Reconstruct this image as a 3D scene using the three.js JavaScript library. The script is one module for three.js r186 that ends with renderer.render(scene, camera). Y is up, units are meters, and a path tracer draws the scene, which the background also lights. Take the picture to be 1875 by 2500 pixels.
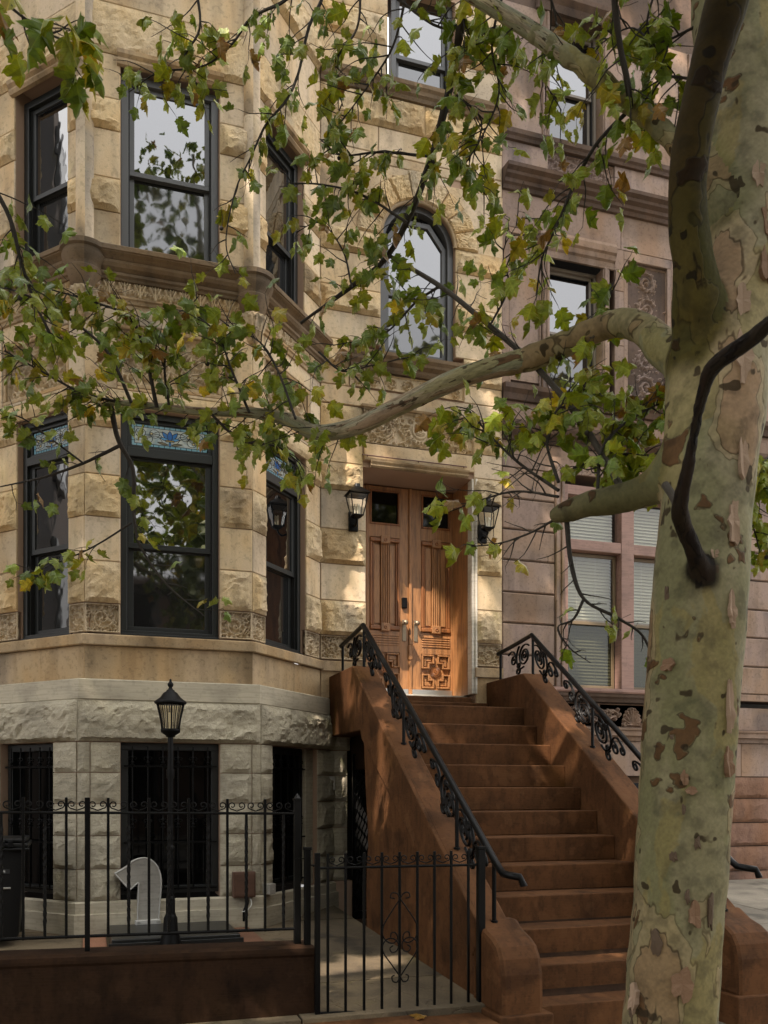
import * as THREE from 'three';
import { mergeGeometries, mergeVertices, toCreasedNormals } from 'three/addons/utils/BufferGeometryUtils.js';
import { RoundedBoxGeometry } from 'three/addons/geometries/RoundedBoxGeometry.js';

// ---------------------------------------------------------------- camera, sky, sun, exposure
const scene = new THREE.Scene();
const camera = new THREE.PerspectiveCamera(2 * Math.atan(1250 / 2220) * 180 / Math.PI, 0.75, 0.1, 200);
camera.position.set(0, 1.5, 0);
camera.rotation.y = -18.1 * Math.PI / 180;
camera.setViewOffset(1875, 2500, 0, -679, 1875, 2500);          // rising-front lens: verticals stay upright
camera.focus = 8.2;
camera.userData.fStop = 6.5;
scene.add(camera);

const renderer = new THREE.WebGLRenderer({ antialias: true });
renderer.toneMapping = THREE.LinearToneMapping;
renderer.toneMappingExposure = 3.25;
renderer.shadowMap.enabled = true;
renderer.shadowMap.type = THREE.PCFSoftShadowMap;

// --- seeded noise
function rng(s) { let a = s >>> 0; return () => { a = (a + 0x6d2b79f5) >>> 0; let t = Math.imul(a ^ (a >>> 15), 1 | a); t = (t + Math.imul(t ^ (t >>> 7), 61 | t)) ^ t; return ((t ^ (t >>> 14)) >>> 0) / 4294967296; }; }
function hash(x, y, z) { let h = Math.imul(x, 374761393) ^ Math.imul(y, 668265263) ^ Math.imul(z, 1274126177); h = Math.imul(h ^ (h >>> 13), 1103515245); h ^= h >>> 16; return (h >>> 0) / 4294967296; }
const fade = (t) => t * t * (3 - 2 * t), mix = (a, b, t) => a + (b - a) * t, clamp = (x, a = 0, b = 1) => Math.min(b, Math.max(a, x));
const sstep = (a, b, x) => { const t = clamp((x - a) / (b - a)); return t * t * (3 - 2 * t); };
function vnoise(x, y, z = 0, px = 0, py = 0) {                                // px, py: lattice period for tiling (0 = none)
  const X = Math.floor(x), Y = Math.floor(y), Z = Math.floor(z), fx = fade(x - X), fy = fade(y - Y), fz = fade(z - Z);
  const wx = (i) => (px ? ((i % px) + px) % px : i), wy = (i) => (py ? ((i % py) + py) % py : i);
  const h = (i, j, k) => hash(wx(X + i), wy(Y + j), Z + k);
  const a = mix(mix(h(0, 0, 0), h(1, 0, 0), fx), mix(h(0, 1, 0), h(1, 1, 0), fx), fy);
  if (fz === 0) return a;
  return mix(a, mix(mix(h(0, 0, 1), h(1, 0, 1), fx), mix(h(0, 1, 1), h(1, 1, 1), fx), fy), fz);
}
function fbm(x, y, z = 0, o = 4, px = 0, py = 0) { let s = 0, a = 0.5, n = 0; for (let i = 0; i < o; i++) { s += a * vnoise(x, y, z + i * 17, px, py); n += a; a *= 0.5; x *= 2; y *= 2; px *= 2; py *= 2; } return s / n; }

// --- bright, thinly clouded sky
{
  const W = 512, H = 256, d = new Float32Array(W * H * 4);
  for (let j = 0; j < H; j++) for (let i = 0; i < W; i++) {
    const el = ((j + 0.5) / H - 0.5) * Math.PI, az = (i / W) * Math.PI * 2;
    const x = Math.cos(el) * Math.cos(az), y = Math.sin(el), z = Math.cos(el) * Math.sin(az);
    const c = fbm(x * 2.2 + 9, z * 2.2 + 3, y * 1.6 + 5, 5);
    const cl = sstep(0.3, 0.7, c), up = clamp(y);
    let L = (0.42 + 0.78 * up) * mix(0.86, 1.1, cl);                  // overcast: the horizon is darker than the zenith
    const o = (j * W + i) * 4, low = y < 0 ? 0.35 : 1;
    d[o] = L * mix(0.96, 1.03, cl) * low; d[o + 1] = L * mix(0.965, 0.99, cl) * low; d[o + 2] = L * mix(1.0, 0.94, cl) * low; d[o + 3] = 1;
  }
  const t = new THREE.DataTexture(d, W, H, THREE.RGBAFormat, THREE.FloatType);
  t.mapping = THREE.EquirectangularReflectionMapping; t.magFilter = THREE.LinearFilter; t.needsUpdate = true;
  scene.background = t; scene.environment = t;
}
const SUN_DIR = new THREE.Vector3(-0.43, 0.80, 0.41).normalize();
const sun = new THREE.DirectionalLight(new THREE.Color(1, 0.86, 0.74), 2.9);
sun.position.copy(SUN_DIR).multiplyScalar(30).add(new THREE.Vector3(2, 2, -7));
sun.target.position.set(2, 2, -7);
sun.castShadow = true; sun.shadow.mapSize.set(2048, 2048); sun.shadow.radius = 0.6;
Object.assign(sun.shadow.camera, { left: -14, right: 14, top: 14, bottom: -14, near: 1, far: 70 });
scene.add(sun, sun.target);

// ---------------------------------------------------------------- helpers
const V = (x, y, z) => new THREE.Vector3(x, y, z), PI = Math.PI, D2R = PI / 180;
const used = {};
function numbered(n) { const k = used[n] = (used[n] ?? -1) + 1; return k ? `${n}_${String(k).padStart(3, '0')}` : n; }
function mesh(name, geo, mat, parent = scene) { const m = new THREE.Mesh(geo, mat); m.name = numbered(name); m.castShadow = m.receiveShadow = true; parent.add(m); return m; }
function tag(o, label, category, group) { o.userData.label = label; o.userData.category = category; if (group) o.userData.group = group; return o; }
function thing(name, label, category, x, y, z, group) { const g = new THREE.Group(); g.name = numbered(name); g.position.set(x, y, z); scene.add(g); return tag(g, label, category, group); }
function struct(name, geo, mat) { const m = mesh(name, geo, mat); m.userData.kind = 'structure'; return m; }
// geometry in world coordinates, hung under a thing whose group stands at its own place
function local(g, geo) { return geo.translate(-g.position.x, -g.position.y, -g.position.z); }
function boxUV(g, ox = 0, oy = 0) {
  const geo = g.index ? g.toNonIndexed() : g, p = geo.attributes.position, n = geo.attributes.normal, uv = new Float32Array(p.count * 2);
  for (let i = 0; i < p.count; i++) {
    const ax = Math.abs(n.getX(i)), ay = Math.abs(n.getY(i)), az = Math.abs(n.getZ(i));
    if (ax > ay && ax > az) { uv[2 * i] = p.getZ(i) + ox; uv[2 * i + 1] = p.getY(i) + oy; } else if (ay > az) { uv[2 * i] = p.getX(i) + ox; uv[2 * i + 1] = p.getZ(i) + oy; } else { uv[2 * i] = p.getX(i) + ox; uv[2 * i + 1] = p.getY(i) + oy; }
  }
  geo.setAttribute('uv', new THREE.BufferAttribute(uv, 2)); return geo;
}
function box(x0, x1, y0, y1, z0, z1, r = 0) {
  const w = x1 - x0, h = y1 - y0, d = z1 - z0;
  let g = r ? new RoundedBoxGeometry(w, h, d, 2, Math.min(r, w * 0.49, h * 0.49, d * 0.49)) : new THREE.BoxGeometry(w, h, d);
  g = boxUV(g.translate((x0 + x1) / 2, (y0 + y1) / 2, (z0 + z1) / 2), x0 * 0.37, y0 * 0.21); return g;
}
const clean = (g) => { const q = g.index ? g.toNonIndexed() : g; for (const k of Object.keys(q.attributes)) if (!['position', 'normal', 'uv'].includes(k)) q.deleteAttribute(k); if (!q.attributes.uv) q.setAttribute('uv', new THREE.BufferAttribute(new Float32Array(q.attributes.position.count * 2), 2)); return q; };
const merge = (list) => mergeGeometries(list.map(clean));
function tube(pts, r, seg = 0, rad = 6, closed = false) {
  const c = new THREE.CatmullRomCurve3(pts.map((p) => (p.isVector3 ? p : V(...p))), closed, 'centripetal');
  return new THREE.TubeGeometry(c, seg || Math.max(2, pts.length * 3), r, rad, closed);
}
function rod(a, b, r, rad = 8) { const A = V(...a), B = V(...b), g = new THREE.CylinderGeometry(r, r, A.distanceTo(B), rad); g.applyQuaternion(new THREE.Quaternion().setFromUnitVectors(V(0, 1, 0), B.clone().sub(A).normalize())); const c = A.add(B).multiplyScalar(0.5); return g.translate(c.x, c.y, c.z); }
function spiral(cx, cy, r0, r1, a0, turns, n = 22) { const o = []; for (let i = 0; i <= n; i++) { const t = i / n, a = a0 + turns * 2 * PI * t, r = r0 + (r1 - r0) * t; o.push([cx + r * Math.cos(a), cy + r * Math.sin(a)]); } return o; }
// profile [[out, y], ...] from bottom to top swept along a plan path [[x, z], ...] with mitred corners; out is to the right-hand side of travel
function moulding(profile, path, capped = true) {
  const n = path.length, m = profile.length, pos = [], nr = (a, b) => { const dx = b[0] - a[0], dz = b[1] - a[1], l = Math.hypot(dx, dz); return [-dz / l, dx / l]; };
  const off = path.map((p, i) => {
    const a = i ? nr(path[i - 1], p) : nr(p, path[1]), b = i < n - 1 ? nr(p, path[i + 1]) : nr(path[i - 1], p);
    const k = 1 + a[0] * b[0] + a[1] * b[1]; return [(a[0] + b[0]) / k, (a[1] + b[1]) / k];
  });
  const P = (i, j) => [path[i][0] + off[i][0] * profile[j][0], profile[j][1], path[i][1] + off[i][1] * profile[j][0]];
  const uv = []; let s = 0;
  for (let i = 0; i < n - 1; i++) {
    const L = Math.hypot(path[i + 1][0] - path[i][0], path[i + 1][1] - path[i][1]); let t = 0;
    for (let j = 0; j < m - 1; j++) {
      const dt = Math.hypot(profile[j + 1][0] - profile[j][0], profile[j + 1][1] - profile[j][1]);
      const a = P(i, j), b = P(i + 1, j), c = P(i + 1, j + 1), d = P(i, j + 1);
      pos.push(...a, ...c, ...b, ...a, ...d, ...c); uv.push(s, t, s + L, t + dt, s + L, t, s, t, s, t + dt, s + L, t + dt); t += dt;
    }
    s += L;
  }
  if (capped) for (const i of [0, n - 1]) for (let j = 1; j < m - 1; j++) { const a = P(i, 0), b = P(i, j), c = P(i, j + 1); pos.push(...(i ? [...a, ...b, ...c] : [...a, ...c, ...b])); uv.push(0, 0, 0.1, 0, 0.1, 0.1); }
  const g = new THREE.BufferGeometry(); g.setAttribute('position', new THREE.Float32BufferAttribute(pos, 3)); g.setAttribute('uv', new THREE.Float32BufferAttribute(uv, 2)); g.computeVertexNormals(); return g;
}
// ---------------------------------------------------------------- textures and materials
function dataTex(size, fn, srgb, cover, h = size) {                            // fn(u, v) -> [r, g, b] or one value, 0..1; cover: metres the square spans
  const d = new Uint8Array(size * h * 4);
  for (let j = 0; j < h; j++) for (let i = 0; i < size; i++) { const c = fn(i / size, j / h), o = (j * size + i) * 4; if (typeof c === 'number') d[o] = d[o + 1] = d[o + 2] = clamp(c) * 255; else { d[o] = clamp(c[0]) * 255; d[o + 1] = clamp(c[1]) * 255; d[o + 2] = clamp(c[2]) * 255; } d[o + 3] = 255; }
  const t = new THREE.DataTexture(d, size, h); t.wrapS = t.wrapT = THREE.RepeatWrapping; t.magFilter = THREE.LinearFilter; t.minFilter = THREE.LinearMipmapLinearFilter; t.generateMipmaps = true;
  if (srgb) t.colorSpace = THREE.SRGBColorSpace; if (cover) t.repeat.set(1 / cover, 1 / cover); t.needsUpdate = true; return t;
}
const col = (r, g, b) => new THREE.Color().setRGB(r, g, b);
const std = (c, rough, o = {}) => new THREE.MeshStandardMaterial({ color: c, roughness: rough, ...o });
const phy = (c, rough, o = {}) => new THREE.MeshPhysicalMaterial({ color: c, roughness: rough, ...o });

const texStone = dataTex(1024, (u, v) => {
  const st = fbm(u * 26, v * 4, 1, 4, 26, 4), bl = fbm(u * 4, v * 4, 2, 5, 4, 4), fine = vnoise(u * 512, v * 512, 3, 512, 512), sp = fbm(u * 90, v * 90, 4, 3, 90, 90);
  let k = 0.98 - 0.1 * sstep(0.45, 0.8, st) - 0.13 * sstep(0.5, 0.78, bl) - 0.06 * fine - 0.09 * sstep(0.55, 0.8, sp);
  const warm = fbm(u * 5, v * 3, 6, 4, 5, 3), grey = sstep(0.66, 0.8, fbm(u * 3, v * 3, 8, 5, 3, 3)) * 0.5;
  return [k * mix(1, 0.8, grey), k * mix(0.985, 0.93, sstep(0.4, 0.75, warm)) * mix(1, 0.84, grey), k * mix(0.97, 0.82, sstep(0.35, 0.75, warm)) * mix(1, 0.92, grey)];
}, true, 2.1);
const texGrain = dataTex(512, (u, v) => 0.5 * fbm(u * 60, v * 60, 1, 4, 60, 60) + 0.3 * fbm(u * 14, v * 14, 5, 3, 14, 14) + 0.2 * vnoise(u * 256, v * 256, 2, 256, 256), false, 0.55);
const texPaint = dataTex(1024, (u, v) => {
  const br = fbm(u * 12, v * 150, 1, 3, 12, 150), bl = fbm(u * 5, v * 5, 2, 5, 5, 5), sp = fbm(u * 60, v * 60, 3, 3, 60, 60);
  const k = 0.98 - 0.07 * sstep(0.4, 0.8, br) - 0.11 * sstep(0.42, 0.75, bl) - 0.05 * sstep(0.6, 0.75, sp); return [k, k * 0.985, k * 0.965];
}, true, 1.7);
const texWorn = dataTex(1024, (u, v) => {
  const bl = fbm(u * 6, v * 6, 2, 6, 6, 6), sc = fbm(u * 40, v * 12, 5, 4, 40, 12), sp = fbm(u * 110, v * 110, 3, 3, 110, 110), wear = sstep(0.62, 0.72, fbm(u * 16, v * 16, 8, 5, 16, 16)), dirt = sstep(0.56, 0.72, fbm(u * 9, v * 9, 12, 5, 9, 9));
  let k = 0.86 + 0.12 * sstep(0.4, 0.7, bl) - 0.1 * sstep(0.5, 0.75, sc) - 0.08 * sstep(0.55, 0.75, sp) - 0.11 * dirt; return [k + 0.10 * wear, k * 0.985 + 0.12 * wear, k * 0.97 + 0.14 * wear];
}, true, 1.6);
const texBrush = dataTex(512, (u, v) => 0.6 * fbm(u * 8, v * 90, 1, 4, 8, 90) + 0.4 * fbm(u * 20, v * 20, 4, 4, 20, 20), false, 0.6);
const texWood = dataTex(1024, (u, v) => {
  const wob = fbm(u * 6, v * 2, 1, 3, 6, 2), ring = 0.5 + 0.5 * Math.sin((Math.floor(u * 5) * 1.7 + u * 5) * 14 + wob * 16), pore = fbm(u * 200, v * 12, 2, 3, 200, 12), band = fbm(u * 30, v * 3, 3, 4, 30, 3);
  const k = 1 - 0.12 * ring * 0.6 - 0.16 * sstep(0.52, 0.78, pore) - 0.2 * sstep(0.45, 0.8, band); return [k, k * 0.93, k * 0.84];
}, true, 0.9);
const texConc = dataTex(1024, (u, v) => {
  const bl = fbm(u * 4, v * 4, 1, 6, 4, 4), gr = vnoise(u * 400, v * 400, 2, 400, 400), st = sstep(0.55, 0.72, fbm(u * 7, v * 7, 5, 5, 7, 7));
  const k = 0.98 - 0.25 * sstep(0.35, 0.75, bl) - 0.12 * gr - 0.2 * st; return [k, k * 0.975, k * 0.93];
}, true, 2.4);
function crackBump(u, v) { let e = 1; const N = 5, wx = (fbm(u * 9, v * 9, 3, 4, 9, 9) - 0.5) * 0.9, wy = (fbm(u * 9, v * 9, 7, 4, 9, 9) - 0.5) * 0.9, x = u * N + wx, y = v * N + wy; let a = 9, b = 9; for (let j = -1; j < 2; j++) for (let i = -1; i < 2; i++) { const X = Math.floor(x) + i, Y = Math.floor(y) + j, m = (q) => ((q % N) + N) % N, dx = X + hash(m(X), m(Y), 1) - x, dy = Y + hash(m(X), m(Y), 2) - y, q = Math.hypot(dx, dy); if (q < a) { b = a; a = q; } else if (q < b) b = q; } e = sstep(0, 0.035, b - a); return e; }
const texCrack = dataTex(1024, (u, v) => 0.7 * crackBump(u, v) + 0.3 * fbm(u * 50, v * 50, 1, 4, 50, 50), false, 2.4);
// layered plane bark: each skin peels along its own ragged, upright edge and shows the one beneath
function barkAt(u, v) {
  const wx = u + (fbm(u * 8, v * 20, 1, 4, 8, 20) - 0.5) * 0.07, wy = v + (fbm(u * 8, v * 20, 5, 3, 8, 20) - 0.5) * 0.03;
  const f1 = fbm(wx * 5, wy * 5, 31, 5, 5, 5), f2 = fbm(wx * 7, wy * 8, 21, 5, 7, 8), f3 = fbm(wx * 9, wy * 20, 41, 4, 9, 20), f4 = fbm(wx * 6, wy * 6, 61, 5, 6, 6);
  let c = [0.59, 0.58, 0.49], h = 0.45; const put = (q, k) => { c = c.map((x, i) => mix(x, q[i], k)); }, edge = (f, t, w) => sstep(t - w, t, f) * (1 - sstep(t, t + w * 0.5, f));  // edge: dark shadow line painted where a skin lifts
  put([0.51, 0.52, 0.40], 0.75 * sstep(0.45, 0.65, f4)); put([0.62, 0.57, 0.38], 0.5 * sstep(0.565, 0.60, f2)); put([0.67, 0.62, 0.52], 0.75 * sstep(0.55, 0.562, f1)); h += 0.12 * sstep(0.55, 0.562, f1); put([0.33, 0.28, 0.2], 0.55 * edge(f1, 0.552, 0.012));
  put([0.60, 0.50, 0.41], 0.7 * sstep(0.625, 0.637, f1)); h += 0.14 * sstep(0.625, 0.637, f1); put([0.27, 0.21, 0.15], 0.7 * edge(f1, 0.627, 0.014));
  put([0.40, 0.295, 0.20], 0.92 * sstep(0.715, 0.73, f3)); h += 0.25 * sstep(0.715, 0.73, f3); put([0.24, 0.19, 0.13], 0.7 * edge(f3, 0.715, 0.018));
  return [c, h];
}
const texBark = (() => {                                                        // u once round, v 1.0 per 3 m
  const W = 1024, H = 2048;
  return dataTex(W, (u, v) => {
    const [c] = barkAt(u, v), fine = fbm(u * 110, v * 260, 3, 3, 110, 260), blot = fbm(u * 20, v * 50, 9, 4, 20, 50), dk = sstep(0.74, 0.79, fbm(u * 18, v * 40, 51, 3, 18, 40)), k = 1.03 - 0.17 * fine - 0.17 * sstep(0.45, 0.8, blot);
    return [mix(c[0] * k, 0.2, dk * 0.8), mix(c[1] * k, 0.165, dk * 0.8), mix(c[2] * k, 0.11, dk * 0.8)];
  }, true, 0, H);
})();
texBark.repeat.set(1, 1);
const texBarkBump = dataTex(512, (u, v) => barkAt(u, v)[1] + 0.22 * (fbm(u * 40, v * 90, 3, 4, 40, 90) - 0.5), false, 0, 1024);
const texLeaf = dataTex(256, (u, v) => {                                        // u, v over the blade: x -0.7..0.7, y -0.15..1.15
  const x = (u - 0.5) * 1.4, y = v * 1.3 - 0.15, ax = Math.abs(x);
  let d = Math.abs(x); for (const [tx, ty] of [[0.62, 0.52], [0.38, 0.02]]) { const l = Math.hypot(tx, ty), px = (ax * tx + y * ty) / l; if (px > 0) d = Math.min(d, Math.abs(ax * ty - y * tx) / l + 0.004); }
  const vein = 1 - sstep(0.006, 0.022, d), sub = sstep(0.86, 1, Math.sin((y * 0.9 + ax * 0.8) * 42)) * 0.3, m = fbm(u * 7, v * 7, 3, 4), e = sstep(0.6, 0.78, fbm(u * 5, v * 5, 9, 4) + Math.hypot(ax, y - 0.4) * 0.22);
  const k = 0.78 + 0.3 * m + 0.22 * vein - sub * 0.3; return [k * mix(0.92, 0.85, e * 0.5), k * mix(0.97, 0.7, e * 0.5), k * mix(0.8, 0.5, e * 0.5)];
}, true, 0);
const texWave = dataTex(256, (u, v) => fbm(u * 4, v * 4, 1, 3, 4, 4), false, 1.3);

const R0 = rng(77);
const stoneMat = (r, g, b, bump = 0.004) => std(col(r, g, b), 0.9, { map: texStone, bumpMap: texGrain, bumpScale: bump });
const M = {
  smooth: [[0.66, 0.55, 0.405], [0.63, 0.52, 0.38], [0.69, 0.585, 0.445], [0.62, 0.525, 0.40], [0.655, 0.53, 0.365], [0.68, 0.56, 0.405]].map((c) => stoneMat(...c, 0.0018)),
  rock: [[0.65, 0.525, 0.345], [0.62, 0.50, 0.33], [0.665, 0.535, 0.345], [0.63, 0.50, 0.31]].map((c) => stoneMat(...c, 0.009)),
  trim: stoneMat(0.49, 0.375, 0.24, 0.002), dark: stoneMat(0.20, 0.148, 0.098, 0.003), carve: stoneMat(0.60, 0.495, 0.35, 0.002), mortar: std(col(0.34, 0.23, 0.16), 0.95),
  cream: [[0.45, 0.415, 0.32], [0.43, 0.395, 0.30], [0.465, 0.43, 0.335]].map((c) => std(col(...c), 0.7, { map: texPaint, bumpMap: texGrain, bumpScale: 0.012 })),
  creamFlat: std(col(0.50, 0.46, 0.36), 0.65, { map: texPaint, bumpMap: texBrush, bumpScale: 0.0015 }),
  brown: [[0.325, 0.245, 0.212], [0.31, 0.232, 0.20], [0.335, 0.255, 0.222], [0.318, 0.24, 0.205]].map((c) => stoneMat(...c, 0.0018)),
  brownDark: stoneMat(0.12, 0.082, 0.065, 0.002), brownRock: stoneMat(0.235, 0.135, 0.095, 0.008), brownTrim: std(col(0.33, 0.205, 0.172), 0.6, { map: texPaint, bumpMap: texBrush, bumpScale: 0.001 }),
  stoop: phy(col(0.110, 0.049, 0.019), 0.8, { specularIntensity: 0.3, map: texWorn, bumpMap: texBrush, bumpScale: 0.0016 }),
  stoopDark: phy(col(0.031, 0.0155, 0.0075), 0.85, { specularIntensity: 0.25, map: texWorn, bumpMap: texBrush, bumpScale: 0.0018 }),
  concrete: std(col(0.18, 0.142, 0.09), 0.9, { map: texConc, bumpMap: texCrack, bumpScale: 0.006 }),
  concreteLight: std(col(0.34, 0.315, 0.27), 0.9, { map: texConc, bumpMap: texGrain, bumpScale: 0.003 }),
  asphalt: std(col(0.05, 0.05, 0.052), 0.95, { map: texConc, bumpMap: texGrain, bumpScale: 0.006 }),
  iron: phy(col(0.003, 0.0031, 0.0032), 0.34, { bumpMap: texGrain, bumpScale: 0.0006, specularIntensity: 0.3 }),
  ironDull: phy(col(0.0035, 0.0035, 0.0036), 0.5, { specularIntensity: 0.3 }),
  frameUp: std(col(0.075, 0.076, 0.077), 0.42), frame: std(col(0.012, 0.0135, 0.013), 0.4), gasket: std(col(0.006, 0.006, 0.006), 0.7),
  glass: phy(col(0.005, 0.006, 0.007), 0.015, { ior: 2.75, bumpMap: texWave, bumpScale: 0.0007 }),
  screen: phy(col(0.012, 0.0125, 0.013), 0.035, { ior: 2.15, bumpMap: texWave, bumpScale: 0.0007 }),
  dimGlass: phy(col(0.003, 0.003, 0.003), 0.04, { ior: 1.5, specularIntensity: 0.5 }),
  clear: phy(col(0.95, 0.96, 0.95), 0.02, { transmission: 1, thickness: 0, ior: 1.5 }),
  smoke: phy(col(0.60, 0.61, 0.56), 0.03, { transmission: 1, thickness: 0, ior: 1.5 }),
  blind: std(col(0.42, 0.40, 0.30), 0.6), voidBlack: std(col(0.004, 0.004, 0.004), 0.95),
  wood: phy(col(0.40, 0.222, 0.105), 0.42, { map: texWood, bumpMap: texWood, bumpScale: 0.0008, clearcoat: 0.25, clearcoatRoughness: 0.35 }),
  woodDark: phy(col(0.30, 0.13, 0.045), 0.45, { map: texWood, bumpMap: texWood, bumpScale: 0.0008, clearcoat: 0.2, clearcoatRoughness: 0.4 }),
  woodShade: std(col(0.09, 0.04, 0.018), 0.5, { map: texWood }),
  brass: std(col(0.30, 0.24, 0.17), 0.45, { metalness: 0.85 }), steel: std(col(0.55, 0.54, 0.50), 0.3, { metalness: 0.9 }), white: std(col(0.70, 0.67, 0.6), 0.55, { map: texPaint }),
  sign: std(col(0.34, 0.33, 0.30), 0.55, { map: texPaint }), signRim: std(col(0.44, 0.43, 0.40), 0.5), bin: phy(col(0.005, 0.005, 0.005), 0.5, { specularIntensity: 0.5 }), meter: std(col(0.10, 0.048, 0.028), 0.6, { map: texPaint }),
  greyBox: std(col(0.36, 0.34, 0.30), 0.6), hatch: std(col(0.010, 0.011, 0.011), 0.32, { bumpMap: texBrush, bumpScale: 0.002 }), brick: std(col(0.30, 0.145, 0.085), 0.85, { map: texConc, bumpMap: texGrain, bumpScale: 0.003 }),
  lampGlass: phy(col(0.9, 0.85, 0.72), 0.08, { transmission: 0.92, thickness: 0, ior: 1.45 }), bulb: std(col(0.75, 0.68, 0.52), 0.5),
  bark: phy(col(0.82, 0.82, 0.82), 0.8, { specularIntensity: 0.35, map: texBark, bumpMap: texBarkBump, bumpScale: 0.016 }), flake: std(col(0.15, 0.085, 0.045), 0.85, { bumpMap: texGrain, bumpScale: 0.004 }), flakeDark: std(col(0.07, 0.045, 0.026), 0.9, { bumpMap: texGrain, bumpScale: 0.004 }), flakePale: std(col(0.27, 0.19, 0.13), 0.85, { bumpMap: texGrain, bumpScale: 0.003 }),
  barkShaded: std(col(0.085, 0.082, 0.036), 0.75, { map: texBark, bumpMap: texBarkBump, bumpScale: 0.006 }),  // olive bark with the leaning limb's shade put into its colour
  twig: std(col(0.022, 0.017, 0.012), 0.85, { bumpMap: texGrain, bumpScale: 0.003 }), branchDark: std(col(0.045, 0.036, 0.025), 0.8, { bumpMap: texGrain, bumpScale: 0.006 }), hollow: std(col(0.004, 0.003, 0.003), 1),
};
for (const m of [M.meter, M.sign]) m.map = texPaint;
M.brown.forEach((m) => { m.map = texStone; });
const leafCols = [[0.105, 0.135, 0.012], [0.075, 0.115, 0.012], [0.145, 0.165, 0.014], [0.055, 0.088, 0.014], [0.175, 0.17, 0.012], [0.12, 0.145, 0.016], [0.16, 0.135, 0.012], [0.13, 0.16, 0.075], [0.12, 0.062, 0.018], [0.30, 0.235, 0.02]];
const leafMats = leafCols.map((c) => phy(col(c[0] * 2.7, c[1] * 2.4, c[2] * 0.8), 0.6, { map: texLeaf, transmission: 0.4, thickness: 0, specularIntensity: 0.45, side: THREE.DoubleSide }));
// how often each tint turns up
const leafPick = (r) => { const q = r(); return q < 0.2 ? 0 : q < 0.36 ? 1 : q < 0.5 ? 2 : q < 0.62 ? 3 : q < 0.69 ? 4 : q < 0.82 ? 5 : q < 0.87 ? 6 : q < 0.95 ? 7 : q < 0.985 ? 8 : 9; };
// ---------------------------------------------------------------- wall faces: u along, v up, w outwards
const face = (x, z, deg) => { const t = deg * D2R, c = Math.cos(t), s = Math.sin(t); return { x, z, t, at: (u, v, w = 0) => V(x + u * c + w * s, v, z - u * s + w * c) }; };
const FC = face(-0.019, -7.79, 0), FR = face(1.357, -7.79, 47.7), FL = face(-0.847, -8.7, -47.7), FE = face(2.185, -8.7, 0), FN = face(4.156, -8.72, 0);
const BC = face(-0.075, -7.70, 0), BR = face(1.413, -7.70, 47.7), BL = face(-0.99, -8.70, -47.7);   // basement, a little further out
function set(m, F, u, v, w = 0) { m.position.copy(F.at(u, v, w)); m.rotation.y = F.t; const g = m.parent; if (g && g !== scene) { m.position.sub(g.position); } return m; }
function onFace(geo, F) { return geo.rotateY(F.t).translate(F.x, 0, F.z); }

let stoneSeed = 1;
// a dressed or rock-faced block, front at z = 0, origin at its lower left corner
function smoothBlock(w, h, d = 0.05, c = 0.006) {
  const p = [], q = (a, b, e, f) => p.push(...a, ...b, ...e, ...a, ...e, ...f), ox = (stoneSeed * 0.713) % 2, oy = (stoneSeed++ * 0.391) % 2;
  const f = [[c, c, 0], [w - c, c, 0], [w - c, h - c, 0], [c, h - c, 0]], k = [[0, 0, -c], [w, 0, -c], [w, h, -c], [0, h, -c]], b = [[0, 0, -d], [w, 0, -d], [w, h, -d], [0, h, -d]];
  q(...f); for (let i = 0; i < 4; i++) { const j = (i + 1) % 4; q(k[i], k[j], f[j], f[i]); q(b[i], b[j], k[j], k[i]); }
  const g = new THREE.BufferGeometry(); g.setAttribute('position', new THREE.Float32BufferAttribute(p, 3)); g.computeVertexNormals(); return boxUV(g, ox, oy);
}
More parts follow.
